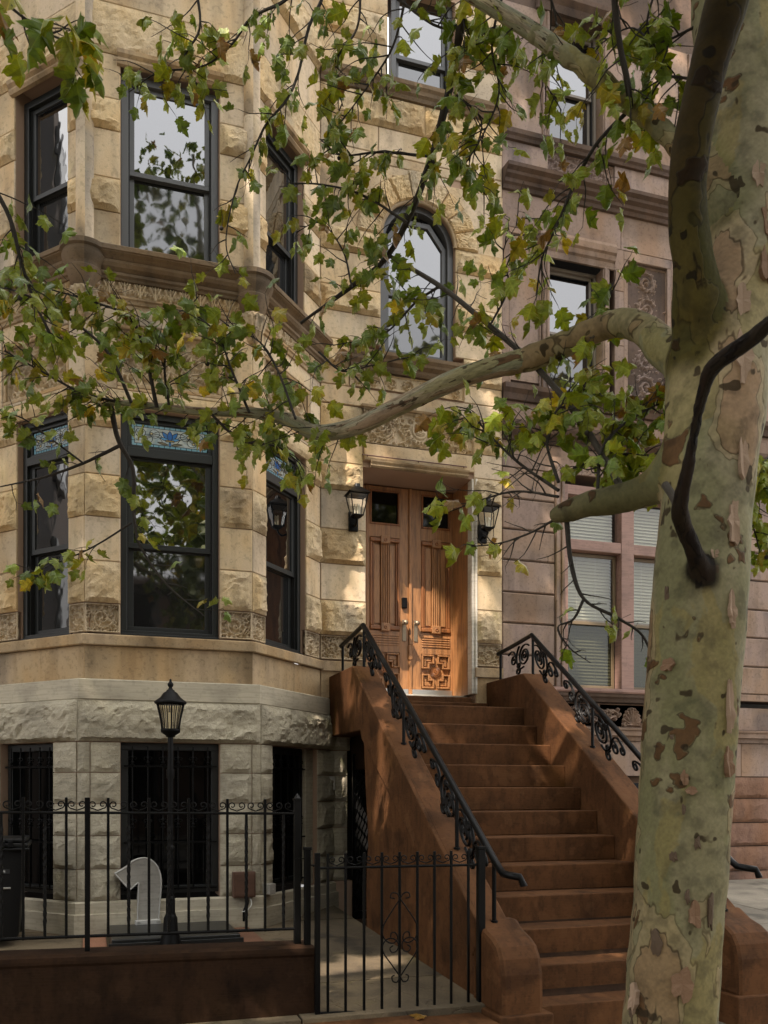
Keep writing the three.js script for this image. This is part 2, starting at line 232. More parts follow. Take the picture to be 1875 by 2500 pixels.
function rockBlock(w, h, amp = 0.05, d = 0.05, cell = 0.02) {
  const s = stoneSeed++, nx = Math.max(5, Math.ceil(w / cell)), ny = Math.max(5, Math.ceil(h / cell)), pos = [], uv = [], idx = [], ox = (s * 0.713) % 2, oy = (s * 0.391) % 2;
  const r = rng(s * 91 + 5), tx = (r() - 0.5) * 1.2, ty = 0.3 + r() * 0.5, cx = 0.25 + r() * 0.5, cy = 0.2 + r() * 0.35;
  const cut = [...Array(5)].map(() => { const a = r() * PI * 2; return [Math.cos(a), Math.sin(a) * 1.3, (r() - 0.35) * 0.35, 0.35 + r() * 0.8]; });
  for (let j = 0; j <= ny; j++) for (let i = 0; i <= nx; i++) {
    const u = i / nx, v = j / ny, x = u * w, y = v * h, e = Math.min(x, w - x, y * 1.3, h - y), ed = sstep(-0.002, 0.055, e);
    let q = 0.6 + 0.5 * (fbm(x * 4.5 + s * 3.1, y * 5.5 + s, 1, 2) - 0.5) + tx * (u - 0.5) * 0.3 - ty * (v - 0.45) * 0.45;
    for (const [a, b, o, k] of cut) q = Math.min(q, 0.95 + k * (o - (a * (u - cx) + b * (v - cy)) * 0.9));                   // broken facets
    const rg = 1 - Math.abs(2 * fbm(x * 8 + s, y * 13 + fbm(x * 5, y * 5, s, 2) * 2.5, s, 3) - 1);
    q += 0.45 * (rg - 0.6) + 0.42 * (fbm(x * 22, y * 32, s + 2, 3) - 0.5);
    const z = Math.max(0.03, q) * amp * ed + 0.001 * r(), jx = (i && i < nx ? (r() - 0.5) * cell * 0.5 : 0), jy = (j && j < ny ? (r() - 0.5) * cell * 0.5 : 0);
    pos.push(x + jx, y + jy - z * 0.22 * sstep(0.5, 0, v) * ed, z); uv.push(x + ox, y + oy);
  }
  const W = nx + 1; for (let j = 0; j < ny; j++) for (let i = 0; i < nx; i++) { const a = j * W + i; idx.push(a, a + 1, a + W + 1, a, a + W + 1, a + W); }
  const ring = []; for (let i = 0; i <= nx; i++) ring.push(i); for (let j = 1; j <= ny; j++) ring.push(j * W + nx); for (let i = nx - 1; i >= 0; i--) ring.push(ny * W + i); for (let j = ny - 1; j > 0; j--) ring.push(j * W);
  const base = pos.length / 3; ring.forEach((k) => { pos.push(pos[3 * k], pos[3 * k + 1], -d); uv.push(uv[2 * k] + 0.04, uv[2 * k + 1] + 0.04); });
  ring.forEach((k, i) => { const n = (i + 1) % ring.length; idx.push(k, base + i, base + n, k, base + n, ring[n]); });
  const g = new THREE.BufferGeometry(); g.setAttribute('position', new THREE.Float32BufferAttribute(pos, 3)); g.setAttribute('uv', new THREE.Float32BufferAttribute(uv, 2)); g.setIndex(idx);
  return toCreasedNormals(g, 0.46);
}
// ---- carved relief: strokes drawn as rounded ridges into a height map, then meshed
function reliefMap(w, h, draw, res) {
  const W = Math.max(12, Math.round(w / res)), H = Math.max(12, Math.round(h / res)), K = 2, c = document.createElement('canvas'); c.width = W * K; c.height = H * K; const x = c.getContext('2d');
  x.fillStyle = '#000'; x.fillRect(0, 0, c.width, c.height); x.lineCap = x.lineJoin = 'round';
  const S = K / res, ridge = (pts, wd, top = 255) => { for (const [f, b] of [[1, 0.38], [0.74, 0.64], [0.5, 0.85], [0.26, 1]]) { x.strokeStyle = `rgb(${top * b | 0},0,0)`; x.lineWidth = Math.max(0.8, wd * f * S); x.beginPath(); pts.forEach((p, i) => x[i ? 'lineTo' : 'moveTo'](p[0] * S, (h - p[1]) * S)); x.stroke(); } };
  const blob = (cx, cy, r, top = 255) => { for (const [f, b] of [[1, 0.4], [0.78, 0.7], [0.5, 0.9], [0.25, 1]]) { x.fillStyle = `rgb(${top * b | 0},0,0)`; x.beginPath(); x.arc(cx * S, (h - cy) * S, r * f * S, 0, 7); x.fill(); } };
  const dig = (cx, cy, r) => { x.fillStyle = 'rgb(0,0,0)'; x.beginPath(); x.arc(cx * S, (h - cy) * S, r * S, 0, 7); x.fill(); };
  draw(ridge, blob, dig); const d = x.getImageData(0, 0, W * K, H * K).data;
  return { W, H, get: (i, j) => { let s = 0; for (let b = 0; b < K; b++) for (let a = 0; a < K; a++) s += d[(((H - 1 - Math.min(j, H - 1)) * K + b) * W * K + Math.min(i, W - 1) * K + a) * 4]; return s / (255 * K * K); } };
}
function reliefGeo(w, h, depth, draw, res = 0.007, rim = 0.012) {
  const m = reliefMap(w, h, draw, res), { W, H } = m, pos = [], uv = [], idx = [];
  for (let j = 0; j <= H; j++) for (let i = 0; i <= W; i++) { const x = i / W * w, y = j / H * h, e = Math.min(x, w - x, y, h - y); const z = e < rim ? depth * 0.85 * (e > 0 ? 1 : 0.7) : m.get(i, j) * depth; pos.push(x, y, z - depth); uv.push(x + 0.3, y + 0.7); }
  for (let j = 0; j < H; j++) for (let i = 0; i < W; i++) { const a = j * (W + 1) + i; idx.push(a, a + 1, a + W + 2, a, a + W + 2, a + W + 1); }
  const g = new THREE.BufferGeometry(); g.setAttribute('position', new THREE.Float32BufferAttribute(pos, 3)); g.setAttribute('uv', new THREE.Float32BufferAttribute(uv, 2)); g.setIndex(idx); g.computeVertexNormals(); return g.toNonIndexed();
}
function leafScroll(R, B, cx, cy, r, a0, dir, k = 1) {                          // one acanthus scroll with side leaves
  R(spiral(cx, cy, r, r * 0.12, a0, dir * 1.6, 40), r * 0.2 * k); B(cx, cy, r * 0.17);
  for (let i = 0; i < 9; i++) { const a = a0 + dir * (0.15 + i * 0.62), q = r * (1 - i * 0.075), bx = cx + q * Math.cos(a), by = cy + q * Math.sin(a); R([[bx, by], [bx + r * 0.28 * Math.cos(a + dir * 0.7), by + r * 0.28 * Math.sin(a + dir * 0.7)], [bx + r * 0.42 * Math.cos(a + dir * 1.25), by + r * 0.42 * Math.sin(a + dir * 1.25)]], r * 0.14 * k, 220); }
  for (let i = 0; i < 14; i++) { const a = a0 + i * 0.45; B(cx + r * 1.16 * Math.cos(a), cy + r * 1.16 * Math.sin(a), r * 0.055, 200); }
}
function drawScrolls(w, h, seed) {
  return (R, B) => {
    const r = rng(seed), n = Math.max(1, Math.round(w / h)), cw = w / n; let f = r() < 0.5 ? 1 : -1;
    for (let i = 0; i < 36 * n; i++) { const x = r() * w, y = r() * h, a = r() * 6.3, l = h * 0.13; R([[x, y], [x + l * Math.cos(a), y + l * Math.sin(a)], [x + l * 1.5 * Math.cos(a + 0.8), y + l * 1.5 * Math.sin(a + 0.8)]], h * 0.055, 190); }
    for (let i = 0; i < n; i++) { leafScroll(R, B, (i + 0.5) * cw, h * 0.5, Math.min(cw, h) * 0.36, f > 0 ? PI * 1.1 : -0.1, f); f = -f; }
    for (const [x, y] of [[0.1, 0.1], [0.9, 0.1], [0.1, 0.9], [0.9, 0.9]]) R(spiral(x * w, y * h, h * 0.09, h * 0.02, r() * 6, 1.1, 12), h * 0.045, 210);
  };
}
const drawFrieze = (w, h) => (R, B, D) => {                                     // running leaf-and-eye band
  const n = Math.round(w / (h * 0.95)), s = w / n;
  for (let i = 0; i < n; i++) { const c = (i + 0.5) * s; for (const d of [-1, 1]) { R([[c, h * 0.08], [c + d * s * 0.16, h * 0.5], [c + d * s * 0.34, h * 0.9]], h * 0.17); R(spiral(c + d * s * 0.25, h * 0.36, h * 0.2, h * 0.05, d > 0 ? 0 : PI, d * 1.2, 16), h * 0.11); R([[c + d * s * 0.1, h * 0.75], [c + d * s * 0.2, h * 0.96]], h * 0.1); } R([[c, h * 0.1], [c, h * 0.95]], h * 0.14); B(c + s * 0.5, h * 0.45, h * 0.15); D(c + s * 0.5, h * 0.45, h * 0.06); }
};

// ---------------------------------------------------------------- limestone house
const house = thing('stone_house', 'tan sandstone row house with rounded bay corners, carved bands and cream basement', 'house', 1.6, 0, -8.7);
const coreGeo = [];
function stone(F, u0, u1, v0, v1, kind, opt = {}) {
  const g = opt.gap ?? 0.0035, w = u1 - u0 - 2 * g, h = v1 - v0 - 2 * g; if (w <= 0.01) return;
  const k = Math.floor(hash(stoneSeed, 3, 7) * 60), parent = opt.parent ?? house;
  let m;
  if (kind === 'rock') m = mesh('stone', rockBlock(w, h, opt.amp ?? Math.min(0.066, 0.022 + 0.17 * Math.min(w, h)), 0.05), (opt.mats ?? M.rock)[k % (opt.mats ?? M.rock).length], parent);
  else if (kind === 'carved') m = mesh('carved_stone', reliefGeo(w, h, 0.042, drawScrolls(w, h, stoneSeed++), 0.0055), M.carve, parent);
  else m = mesh('stone', smoothBlock(w, h, 0.05, opt.c ?? 0.006), (opt.mats ?? M.smooth)[k % (opt.mats ?? M.smooth).length], parent);
  set(m, F, u0 + g, v0 + g, opt.w ?? 0);
  if (opt.core !== false) coreGeo.push(onFace(box(u0, u1, v0, v1, -0.3 + (opt.w ?? 0), -0.014 + (opt.w ?? 0) - (kind === 'carved' ? 0.04 : 0)), F));
}
const LOW = [[2.79, 3.035, 'carved'], [3.035, 3.377, 'rock'], [3.377, 3.74, 'smooth'], [3.74, 4.085, 'rock'], [4.085, 4.476, 'smooth'], [4.476, 4.66, 'rock']];
const UPP = [[5.92, 6.25, 'smooth'], [6.25, 6.525, 'rock'], [6.525, 6.92, 'smooth'], [6.92, 7.18, 'rock'], [7.18, 7.545, 'smooth']];
for (const [v0, v1, k] of LOW) {
  stone(FC, 0, 0.285, v0, v1, k); stone(FC, 1.093, 1.376, v0, v1, k);
  stone(FL, 0, 0.41, v0, v1, k); stone(FL, 1.036, 1.23, v0, v1, k);
  stone(FR, 0, 0.228, v0, v1, k); stone(FR, 0.945, 1.23, v0, v1, k);
}
for (const [F, L] of [[FC, 1.376], [FL, 1.23], [FR, 1.23]]) stone(F, 0, L, 4.66, 4.80, 'rock', { amp: 0.03 });
for (const [v0, v1, k] of UPP) {
  stone(FC, 0, 0.285, v0, v1, k); stone(FC, 1.093, 1.376, v0, v1, k);
  stone(FL, 0, 0.385, v0, v1, k); stone(FL, 1.03, 1.23, v0, v1, k);
  stone(FR, 0, 0.223, v0, v1, k); stone(FR, 0.91, 1.23, v0, v1, k);
}
for (const [F, L, a, b] of [[FC, 1.376, 0.285, 1.093], [FL, 1.23, 0.385, 1.03], [FR, 1.23, 0.223, 0.91]]) {
  stone(F, 0, L, 7.545, 7.96, 'rock', { amp: 0.05 }); stone(F, 0, L, 7.96, 8.55, 'smooth'); stone(F, 0, L, 8.55, 8.95, 'rock'); stone(F, 0, L, 8.95, 9.6, 'smooth');
  const lm = mesh('lintel_moulding', moulding([[0, 7.455], [0.03, 7.46], [0.045, 7.485], [0.035, 7.51], [0.06, 7.53], [0.065, 7.56], [0, 7.565]].map(([w, y]) => [w, y]), [[a - 0.03, 0], [b + 0.03, 0]]), M.trim, house); set(lm, F, 0, 0, 0.0); lm.rotation.y = F.t;
}
// spandrel zone with carved panels
for (const [F, L, a, b] of [[FC, 1.376, 0.255, 1.115], [FL, 1.23, 0.22, 1.04], [FR, 1.23, 0.2, 1.03]]) {
  stone(F, 0, a, 4.80, 5.525, 'smooth'); stone(F, b, L, 4.80, 5.525, 'smooth'); stone(F, a, b, 5.345, 5.525, 'smooth'); stone(F, a, b, 4.80, 4.83, 'smooth', { c: 0.003 });
  const w = b - a, h = 0.515; coreGeo.push(onFace(box(a, b, 4.83, 5.345, -0.3, -0.075), F));
  set(mesh('carved_panel', reliefGeo(w - 0.07, h - 0.07, 0.05, drawScrolls(w, h, 40 + stoneSeed++), 0.006), M.carve, house), F, a + 0.035, 4.865, -0.018);
  const fr = merge([box(a, b, 5.31, 5.345, -0.07, -0.004, 0.01), box(a, b, 4.83, 4.865, -0.07, -0.004, 0.01), box(a, a + 0.035, 4.866, 5.309, -0.07, -0.006, 0.01), box(b - 0.035, b, 4.866, 5.309, -0.07, -0.006, 0.01)]);
  const f = mesh('panel_frame', fr, M.trim, house); set(f, F, 0, 0);
  coreGeo.push(onFace(box(0, L, 5.525, 5.93, -0.3, -0.016), F));
  set(mesh('carved_frieze', reliefGeo(L - 0.02, 0.13, 0.034, drawFrieze(L - 0.02, 0.13), 0.0055, 0.002), M.carve, house), F, 0.01, 5.555, 0.026);
}
const bayPath = [[-1.6, -8.7], [-0.847, -8.7], [-0.019, -7.79], [1.357, -7.79], [2.185, -8.7]].map((p) => [...p]);
const addLocal = (name, geo, mat) => mesh(name, local(house, geo), mat, house);
addLocal('bead_moulding', moulding([[0, 5.50], [0.018, 5.505], [0.022, 5.53], [0.034, 5.54], [0.034, 5.555], [0, 5.556]], bayPath), M.trim);
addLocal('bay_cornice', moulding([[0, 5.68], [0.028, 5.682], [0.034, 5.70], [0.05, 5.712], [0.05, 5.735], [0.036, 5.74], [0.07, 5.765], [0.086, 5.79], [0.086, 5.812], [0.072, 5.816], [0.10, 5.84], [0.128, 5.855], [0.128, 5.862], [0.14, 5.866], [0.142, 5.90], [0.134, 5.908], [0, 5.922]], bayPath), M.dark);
addLocal('window_ledge', moulding([[0, 2.684], [0.036, 2.684], [0.042, 2.69], [0.042, 2.764], [0.036, 2.772], [0, 2.779]], bayPath), M.trim);
// plain panel course below the ledge, then painted band
for (const [F, L] of [[FC, 1.376], [FL, 1.23], [FR, 1.23]]) stone(F, 0, L, 2.40, 2.684, 'smooth', { c: 0.003, gap: 0.002, mats: [M.trim] });
addLocal('painted_band', moulding([[0, 2.233], [0.094, 2.233], [0.1, 2.239], [0.1, 2.392], [0.094, 2.399], [0, 2.403]], bayPath), M.creamFlat);
// rounded corner shafts on carved corbels
for (const [x, z, a] of [[-0.019, -7.79, -24], [1.357, -7.79, 24]]) {
  const s = 0.012, ox = Math.sin(a * D2R) * -s, oz = -s;
  for (const [y0, y1] of [[5.92, 7.275], [7.279, 8.6], [8.604, 9.6]]) { const g = new THREE.CylinderGeometry(0.072, 0.072, y1 - y0, 24, 1); g.translate(x + ox, (y0 + y1) / 2, z + oz); const u = g.attributes.uv; for (let i = 0; i < u.count; i++) u.setXY(i, u.getX(i) * 0.45, u.getY(i) * (y1 - y0)); addLocal('corner_shaft', g, M.smooth[y0 > 7 ? 5 : 2]); }
  const prof = [[0.0, 5.56], [0.095, 5.565], [0.1, 5.59], [0.112, 5.61], [0.118, 5.65], [0.135, 5.685], [0.142, 5.715], [0.132, 5.725], [0.138, 5.75], [0.17, 5.79], [0.178, 5.82], [0.168, 5.826], [0.17, 5.85], [0.192, 5.862], [0.194, 5.90], [0.0, 5.93]].map(([r, y]) => new THREE.Vector2(r, y));
  addLocal('corbel', toCreasedNormals(new THREE.LatheGeometry(prof, 36), 0.45).translate(x, 0, z), M.dark);
  // carved leaf capital under it
  const cap = [], m = reliefMap(0.5, 0.19, (R, B) => { for (let i = 0; i < 7; i++) { const c = (i + 0.5) * 0.5 / 7; R([[c, 0.02], [c, 0.11], [c - 0.01, 0.165]], 0.03); for (const d of [-1, 1]) R(spiral(c + d * 0.018, 0.06, 0.016, 0.004, 0, d * 1.2, 12), 0.01); R([[c - 0.03, 0.15], [c, 0.18], [c + 0.03, 0.15]], 0.02); } }, 0.006);
  const g = new THREE.CylinderGeometry(1, 1, 1, 80, 30, true), p = g.attributes.position;
  for (let i = 0; i < p.count; i++) { const t = p.getY(i) + 0.5, an = Math.atan2(p.getX(i), p.getZ(i)), uu = (an / (2 * PI) + 0.5), r = 0.05 + 0.055 * Math.sin(clamp(t) * 1.5) + 0.018 * m.get(Math.floor(((uu * 2) % 1) * m.W), Math.floor(t * (m.H - 1))); p.setXYZ(i, r * Math.sin(an), 5.375 + t * 0.19, r * Math.cos(an)); }
  g.computeVertexNormals(); addLocal('carved_capital', g.translate(x, 0, z), M.carve);
  addLocal('capital_drop', new THREE.LatheGeometry([[0, 5.33], [0.03, 5.335], [0.052, 5.36], [0.05, 5.38]].map(([r, y]) => new THREE.Vector2(r, y)), 20).translate(x, 0, z), M.trim);
}

// ---- basement, painted cream
const BAS = [[0.605, 0.862], [0.862, 1.131], [1.131, 1.39], [1.39, 1.643], [1.643, 1.89]];
for (const [v0, v1] of BAS) {
  const o = { mats: M.cream, amp: 0.042 };
  stone(BC, 0, 0.10, v0, v1, 'rock', { ...o, amp: 0.03 }); stone(BC, 0.10, 0.337, v0, v1, 'rock', o); stone(BC, 1.14, 1.41, v0, v1, 'rock', o); stone(BC, 1.41, 1.488, v0, v1, 'rock', { ...o, amp: 0.025 });
  stone(BL, 0, 0.42, v0, v1, 'rock', o); stone(BL, 1.08, 1.35, v0, v1, 'rock', o);
  stone(BR, 0, 0.19, v0, v1, 'rock', o); stone(BR, 1.02, 1.36, v0, v1, 'rock', o);
  stone(FE, 0.02, 0.27, v0, v1, 'rock', { ...o, w: 0.02 });
}
for (const [F, L] of [[BC, 1.488], [BL, 1.36], [BR, 1.36]]) {
  stone(F, 0, L, 1.893, 2.235, 'rock', { mats: M.cream, amp: 0.075 });
}
addLocal('base_ledge', moulding([[0, 0.30], [0.05, 0.30], [0.05, 0.50], [0.03, 0.505], [0.03, 0.59], [0.01, 0.604], [0, 0.605]], [[-1.7, -8.7], [-0.99, -8.7], [-0.075, -7.70], [1.413, -7.70], [2.33, -8.7]]), M.creamFlat);
coreGeo.push(box(2.12, 2.5, 0.2, 0.605, -9, -8.66)); stone(FE, 0.02, 0.29, 0.2, 0.605, 'smooth', { mats: M.cream, w: 0.03 });
stone(FE, 0.0, 0.3, 1.893, 2.235, 'rock', { mats: M.cream, amp: 0.05, w: 0.02 });
stone(FE, 0.0, 0.14, 2.235, 2.40, 'smooth', { mats: M.cream, w: 0.04 });
stone(FE, 0.0, 0.45, 2.40, 2.684, 'smooth', { mats: [M.trim] });

// ---- entrance wall
addLocal('wall_ledge', moulding([[0, 2.676], [0.034, 2.676], [0.036, 2.772], [0, 2.779]], [[2.185, -8.7], [2.655, -8.7]]), M.trim);
addLocal('wall_ledge', moulding([[0, 2.676], [0.034, 2.676], [0.036, 2.772], [0, 2.779]], [[3.84, -8.7], [4.15, -8.7]]), M.trim);
for (const [v0, v1, k] of LOW.slice(0, 5)) { stone(FE, 0, 0.47, v0, v1, k); stone(FE, 1.665, 1.966, v0, v1, k); }
stone(FE, 1.665, 1.966, 2.0, 2.676, 'smooth', { mats: [M.trim] });
for (const [a, b] of [[0, 0.44], [1.64, 1.966]]) { stone(FE, a, b, 4.476, 4.748, 'rock'); stone(FE, a, b, 4.748, 5.0, 'smooth'); stone(FE, a, b, 5.0, 5.32, 'rock', { amp: 0.03 }); }
stone(FE, 0.44, 1.64, 4.79, 4.965, 'smooth', { w: 0.03 });                       // door lintel
addLocal('door_hood', moulding([[0, 4.735], [0.012, 4.735], [0.03, 4.75], [0.026, 4.765], [0.045, 4.785], [0.05, 4.80], [0, 4.801]], [[2.70, -8.70], [3.76, -8.70]]), M.trim);
addLocal('awning_rod', merge([rod([2.60, 4.835, -8.655], [3.73, 4.835, -8.655], 0.006), ...[2.66, 3.2, 3.7].map((x) => rod([x, 4.835, -8.655], [x, 4.82, -8.70], 0.005))]), std(col(0.10, 0.045, 0.035), 0.6));
set(mesh('carved_panel', reliefGeo(1.2, 0.35, 0.045, (R, B) => {
  drawScrolls(1.2, 0.35, 9)(R, B);
  for (let i = 0; i < 12; i++) { const a = i / 12 * 6.283; R([[0.6 + 0.08 * Math.cos(a), 0.185 + 0.08 * Math.sin(a)], [0.6 + 0.15 * Math.cos(a + 0.2), 0.185 + 0.14 * Math.sin(a + 0.2)]], 0.035, 235); }
  B(0.6, 0.185, 0.11); B(0.565, 0.215, 0.028); B(0.635, 0.215, 0.028); R([[0.6, 0.225], [0.6, 0.175]], 0.03); R([[0.56, 0.145], [0.6, 0.135], [0.64, 0.145]], 0.02); R([[0.55, 0.24], [0.58, 0.25]], 0.02); R([[0.65, 0.24], [0.62, 0.25]], 0.02);
}, 0.0055, 0.01), M.carve, house), FE, 0.44, 4.972, 0.035);
coreGeo.push(onFace(box(0.44, 1.64, 4.735, 5.33, -0.6, -0.014), FE));
stone(FE, 0, 1.0, 5.33, 5.515, 'smooth'); stone(FE, 1.0, 1.966, 5.33, 5.515, 'smooth');
addLocal('small_moulding', moulding([[0, 5.32], [0.04, 5.325], [0.05, 5.345], [0, 5.35]], [[2.60, -8.7], [3.84, -8.7]]), M.trim);
stone(FE, 0, 0.30, 5.515, 5.70, 'smooth'); stone(FE, 1.53, 1.966, 5.515, 5.70, 'smooth');
coreGeo.push(onFace(box(0.3, 1.53, 5.515, 5.9, -0.3, -0.014), FE));
set(mesh('carved_frieze', reliefGeo(1.23, 0.15, 0.04, (R, B) => { for (let i = 0; i < 7; i++) leafScroll(R, B, 0.09 + i * 0.175, 0.075, 0.055, i % 2 ? 0 : PI, i % 2 ? 1 : -1); }, 0.0055, 0.004), M.carve, house), FE, 0.30, 5.525, 0.03);
addLocal('sill_moulding', moulding([[0, 5.69], [0.035, 5.69], [0.05, 5.72], [0.05, 5.745], [0.085, 5.775], [0.09, 5.80], [0.11, 5.83], [0.11, 5.865], [0, 5.885]], [[2.185 + 0.30, -8.7], [2.185 + 1.53, -8.7]]), M.dark);
for (const [v0, v1, k] of [[5.70, 5.97, 'rock'], [5.97, 6.25, 'smooth'], [6.25, 6.5, 'rock'], [6.5, 6.85, 'smooth'], [6.85, 7.09, 'rock']]) {
  const j = 0.22 + 0.2 * hash(Math.round(v0 * 100), 1, 1); stone(FE, 0, v0 < 5.9 ? 0.30 : 0.625, v0, v1, k); if (v0 < 5.9) stone(FE, 1.53, 1.966, v0, v1, k); else stone(FE, 1.435, 1.966, v0, v1, k);
}
{ // arch head: springing stones, rough voussoirs and the courses above
  const cx = 1.03, r0 = 0.405, r1 = 0.66, y0 = 7.09, N = 9;
  for (let i = 0; i < N; i++) {
    const a0 = PI - i / N * PI, a1 = PI - (i + 1) / N * PI, key = i === 4, R1 = key ? r1 + 0.06 : r1, g = rockBlock(1, 1, 0.04, 0.05, 0.07), p = g.attributes.position, q = g.attributes.uv;
    for (let k = 0; k < p.count; k++) { const t = mix(a0, a1, clamp(p.getX(k), 0.01, 0.99)), r = mix(r0, R1, clamp(p.getY(k), 0, 0.985)); p.setXYZ(k, cx + r * Math.cos(t), y0 + r * Math.sin(t), p.getZ(k)); q.setXY(k, q.getX(k) * 0.3, q.getY(k) * 0.3); }
    g.computeVertexNormals(); set(mesh('stone', g, M.rock[i % 4], house), FE, 0, 0, i % 2 ? 0.012 : 0.0);
  }
  const side = (s) => { const sh = new THREE.Shape(); if (s < 0) { sh.moveTo(0, y0); sh.lineTo(cx - r1 - 0.004, y0); sh.absarc(cx, y0, r1 + 0.004, PI, PI * 0.5 + 0.45, true); sh.lineTo(cx + (r1 + 0.004) * Math.cos(PI * 0.5 + 0.45), 7.72); sh.lineTo(0, 7.72); } else { sh.moveTo(cx + r1 + 0.004, y0); sh.lineTo(1.966, y0); sh.lineTo(1.966, 7.72); sh.lineTo(cx + (r1 + 0.004) * Math.cos(PI * 0.5 - 0.45), 7.72); sh.absarc(cx, y0, r1 + 0.004, PI * 0.5 - 0.45, 0, true); } return sh; };
  for (const s of [-1, 1]) set(mesh('stone', boxUV(new THREE.ExtrudeGeometry(side(s), { depth: 0.04, bevelEnabled: true, bevelSize: 0.004, bevelThickness: 0.004, bevelSegments: 1, curveSegments: 14 }), 0.4, 0.9), M.smooth[1], house), FE, 0, 0, -0.044);
  const hole = new THREE.Shape([[0, 7.09], [1.966, 7.09], [1.966, 7.9], [0, 7.9]].map(([x, y]) => new THREE.Vector2(x, y))); hole.holes = []; const sh = new THREE.Shape(); sh.moveTo(0, y0); sh.lineTo(cx - r0, y0); sh.absarc(cx, y0, r0, PI, 0, true); sh.lineTo(1.966, y0); sh.lineTo(1.966, 7.9); sh.lineTo(0, 7.9);
  coreGeo.push(onFace(boxUV(new THREE.ExtrudeGeometry(sh, { depth: 0.28, bevelEnabled: false, curveSegments: 16 })).translate(0, 0, -0.295), FE));
  const lab = []; for (let i = 0; i <= 22; i++) { const a = PI - i / 22 * PI; lab.push(V(cx + (r0 - 0.004) * Math.cos(a), y0 + (r0 - 0.004) * Math.sin(a), 0.004)); } set(mesh('arch_moulding', new THREE.TubeGeometry(new THREE.CatmullRomCurve3(lab), 44, 0.02, 8), M.trim, house), FE, 0, 0);
}
stone(FE, 0, 0.55, 7.72, 7.90, 'smooth'); stone(FE, 0.55, 1.5, 7.80, 7.90, 'smooth'); stone(FE, 1.5, 1.966, 7.72, 7.90, 'smooth');
stone(FE, 0.68, 1.38, 7.70, 7.80, 'smooth');
for (const [v0, v1, k, j] of [[7.90, 8.17, 'smooth', 0.6], [8.17, 8.49, 'rock', 1.1]]) { stone(FE, 0, j, v0, v1, k); stone(FE, j, 1.966, v0, v1, k); }
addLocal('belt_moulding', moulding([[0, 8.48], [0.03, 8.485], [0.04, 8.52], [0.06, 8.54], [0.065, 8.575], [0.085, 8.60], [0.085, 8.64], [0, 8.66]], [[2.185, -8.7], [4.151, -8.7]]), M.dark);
for (const [v0, v1, k] of [[8.66, 9.0, 'smooth'], [9.0, 9.3, 'rock'], [9.3, 9.65, 'smooth']]) { stone(FE, 0, 0.70, v0, v1, k); stone(FE, 1.435, 1.966, v0, v1, k); }
coreGeo.push(box(-2.4, -0.85, 0, 9.6, -9.0, -8.715), box(-2.4, 4.15, 9.65, 13, -9.1, -8.72));
coreGeo.push(box(2.5, 4.15, 0, 2.3, -9.4, -8.95));
addLocal('wall', merge(coreGeo), M.mortar); 
// dark rooms behind the glass (the far wall of each bay room)
addLocal('room_wall', merge([box(-0.8, 2.1, 0.3, 9.6, -9.6, -9.5), box(2.3, 4.1, 2.3, 9.6, -10.2, -10.1)]), M.voidBlack);
// ---------------------------------------------------------------- windows
function holeFrame(w, h, t, d, r = 0.004) { return merge([box(0, w, 0, t, -d, 0, r), box(0, w, h - t, h, -d, 0, r), box(0, t, t, h - t, -d, -0.001, r), box(w - t, w, t, h - t, -d, -0.001, r)]); }
function sub(parent, name, geo, mat, x = 0, y = 0, z = 0) { const m = mesh(name, geo, mat, parent); m.position.set(x, y, z); return m; }
const pane = (w, h) => new THREE.BoxGeometry(w, h, 0.005).translate(w / 2, h / 2, 0);
function doubleHung(parent, F, u0, u1, v0, v1, o = {}) {                         // o.recess, o.t (frame), o.meet (height of meeting rail), o.top (transom bar height)
  const w = u1 - u0, t = o.t ?? 0.055, fm = o.mat ?? M.frame, win = mesh('window', holeFrame(w, v1 - v0, t, 0.09), fm, parent); set(win, F, u0, v0, -(o.recess ?? 0.07));
  const iw = w - 2 * t, top = o.top ? o.top - v0 : v1 - v0 - t, meet = (o.meet ?? (v0 + v1) / 2) - v0, s = o.s ?? 0.04;
  const stops = merge([box(t, t + 0.012, t, top, -0.085, -0.03), box(w - t - 0.012, w - t, t, top, -0.085, -0.03)]); sub(win, 'window_stop', stops, M.gasket);
  sub(win, 'upper_sash', holeFrame(iw - 0.02, top - meet + 0.02, s, 0.03, 0.003), fm, t + 0.01, meet - 0.02, -0.035);
  sub(win, 'lower_sash', holeFrame(iw - 0.02, meet - t + 0.02, s, 0.03, 0.003), fm, t + 0.01, t, -0.07);
  sub(win, 'pane', pane(iw - 0.02 - 2 * s, top - meet + 0.02 - 2 * s), o.glassU ?? M.glass, t + 0.01 + s, meet - 0.02 + s, -0.05);
  sub(win, 'pane', pane(iw - 0.02 - 2 * s, meet - t + 0.02 - 2 * s), o.glassL ?? M.screen, t + 0.01 + s, t + s, -0.085);
  sub(win, 'dark_room_backing', merge([box(t, w - t, t, top, -0.104, -0.1)]), M.voidBlack);  // black sheet behind the panes stands in for the unlit room
  return win;
}
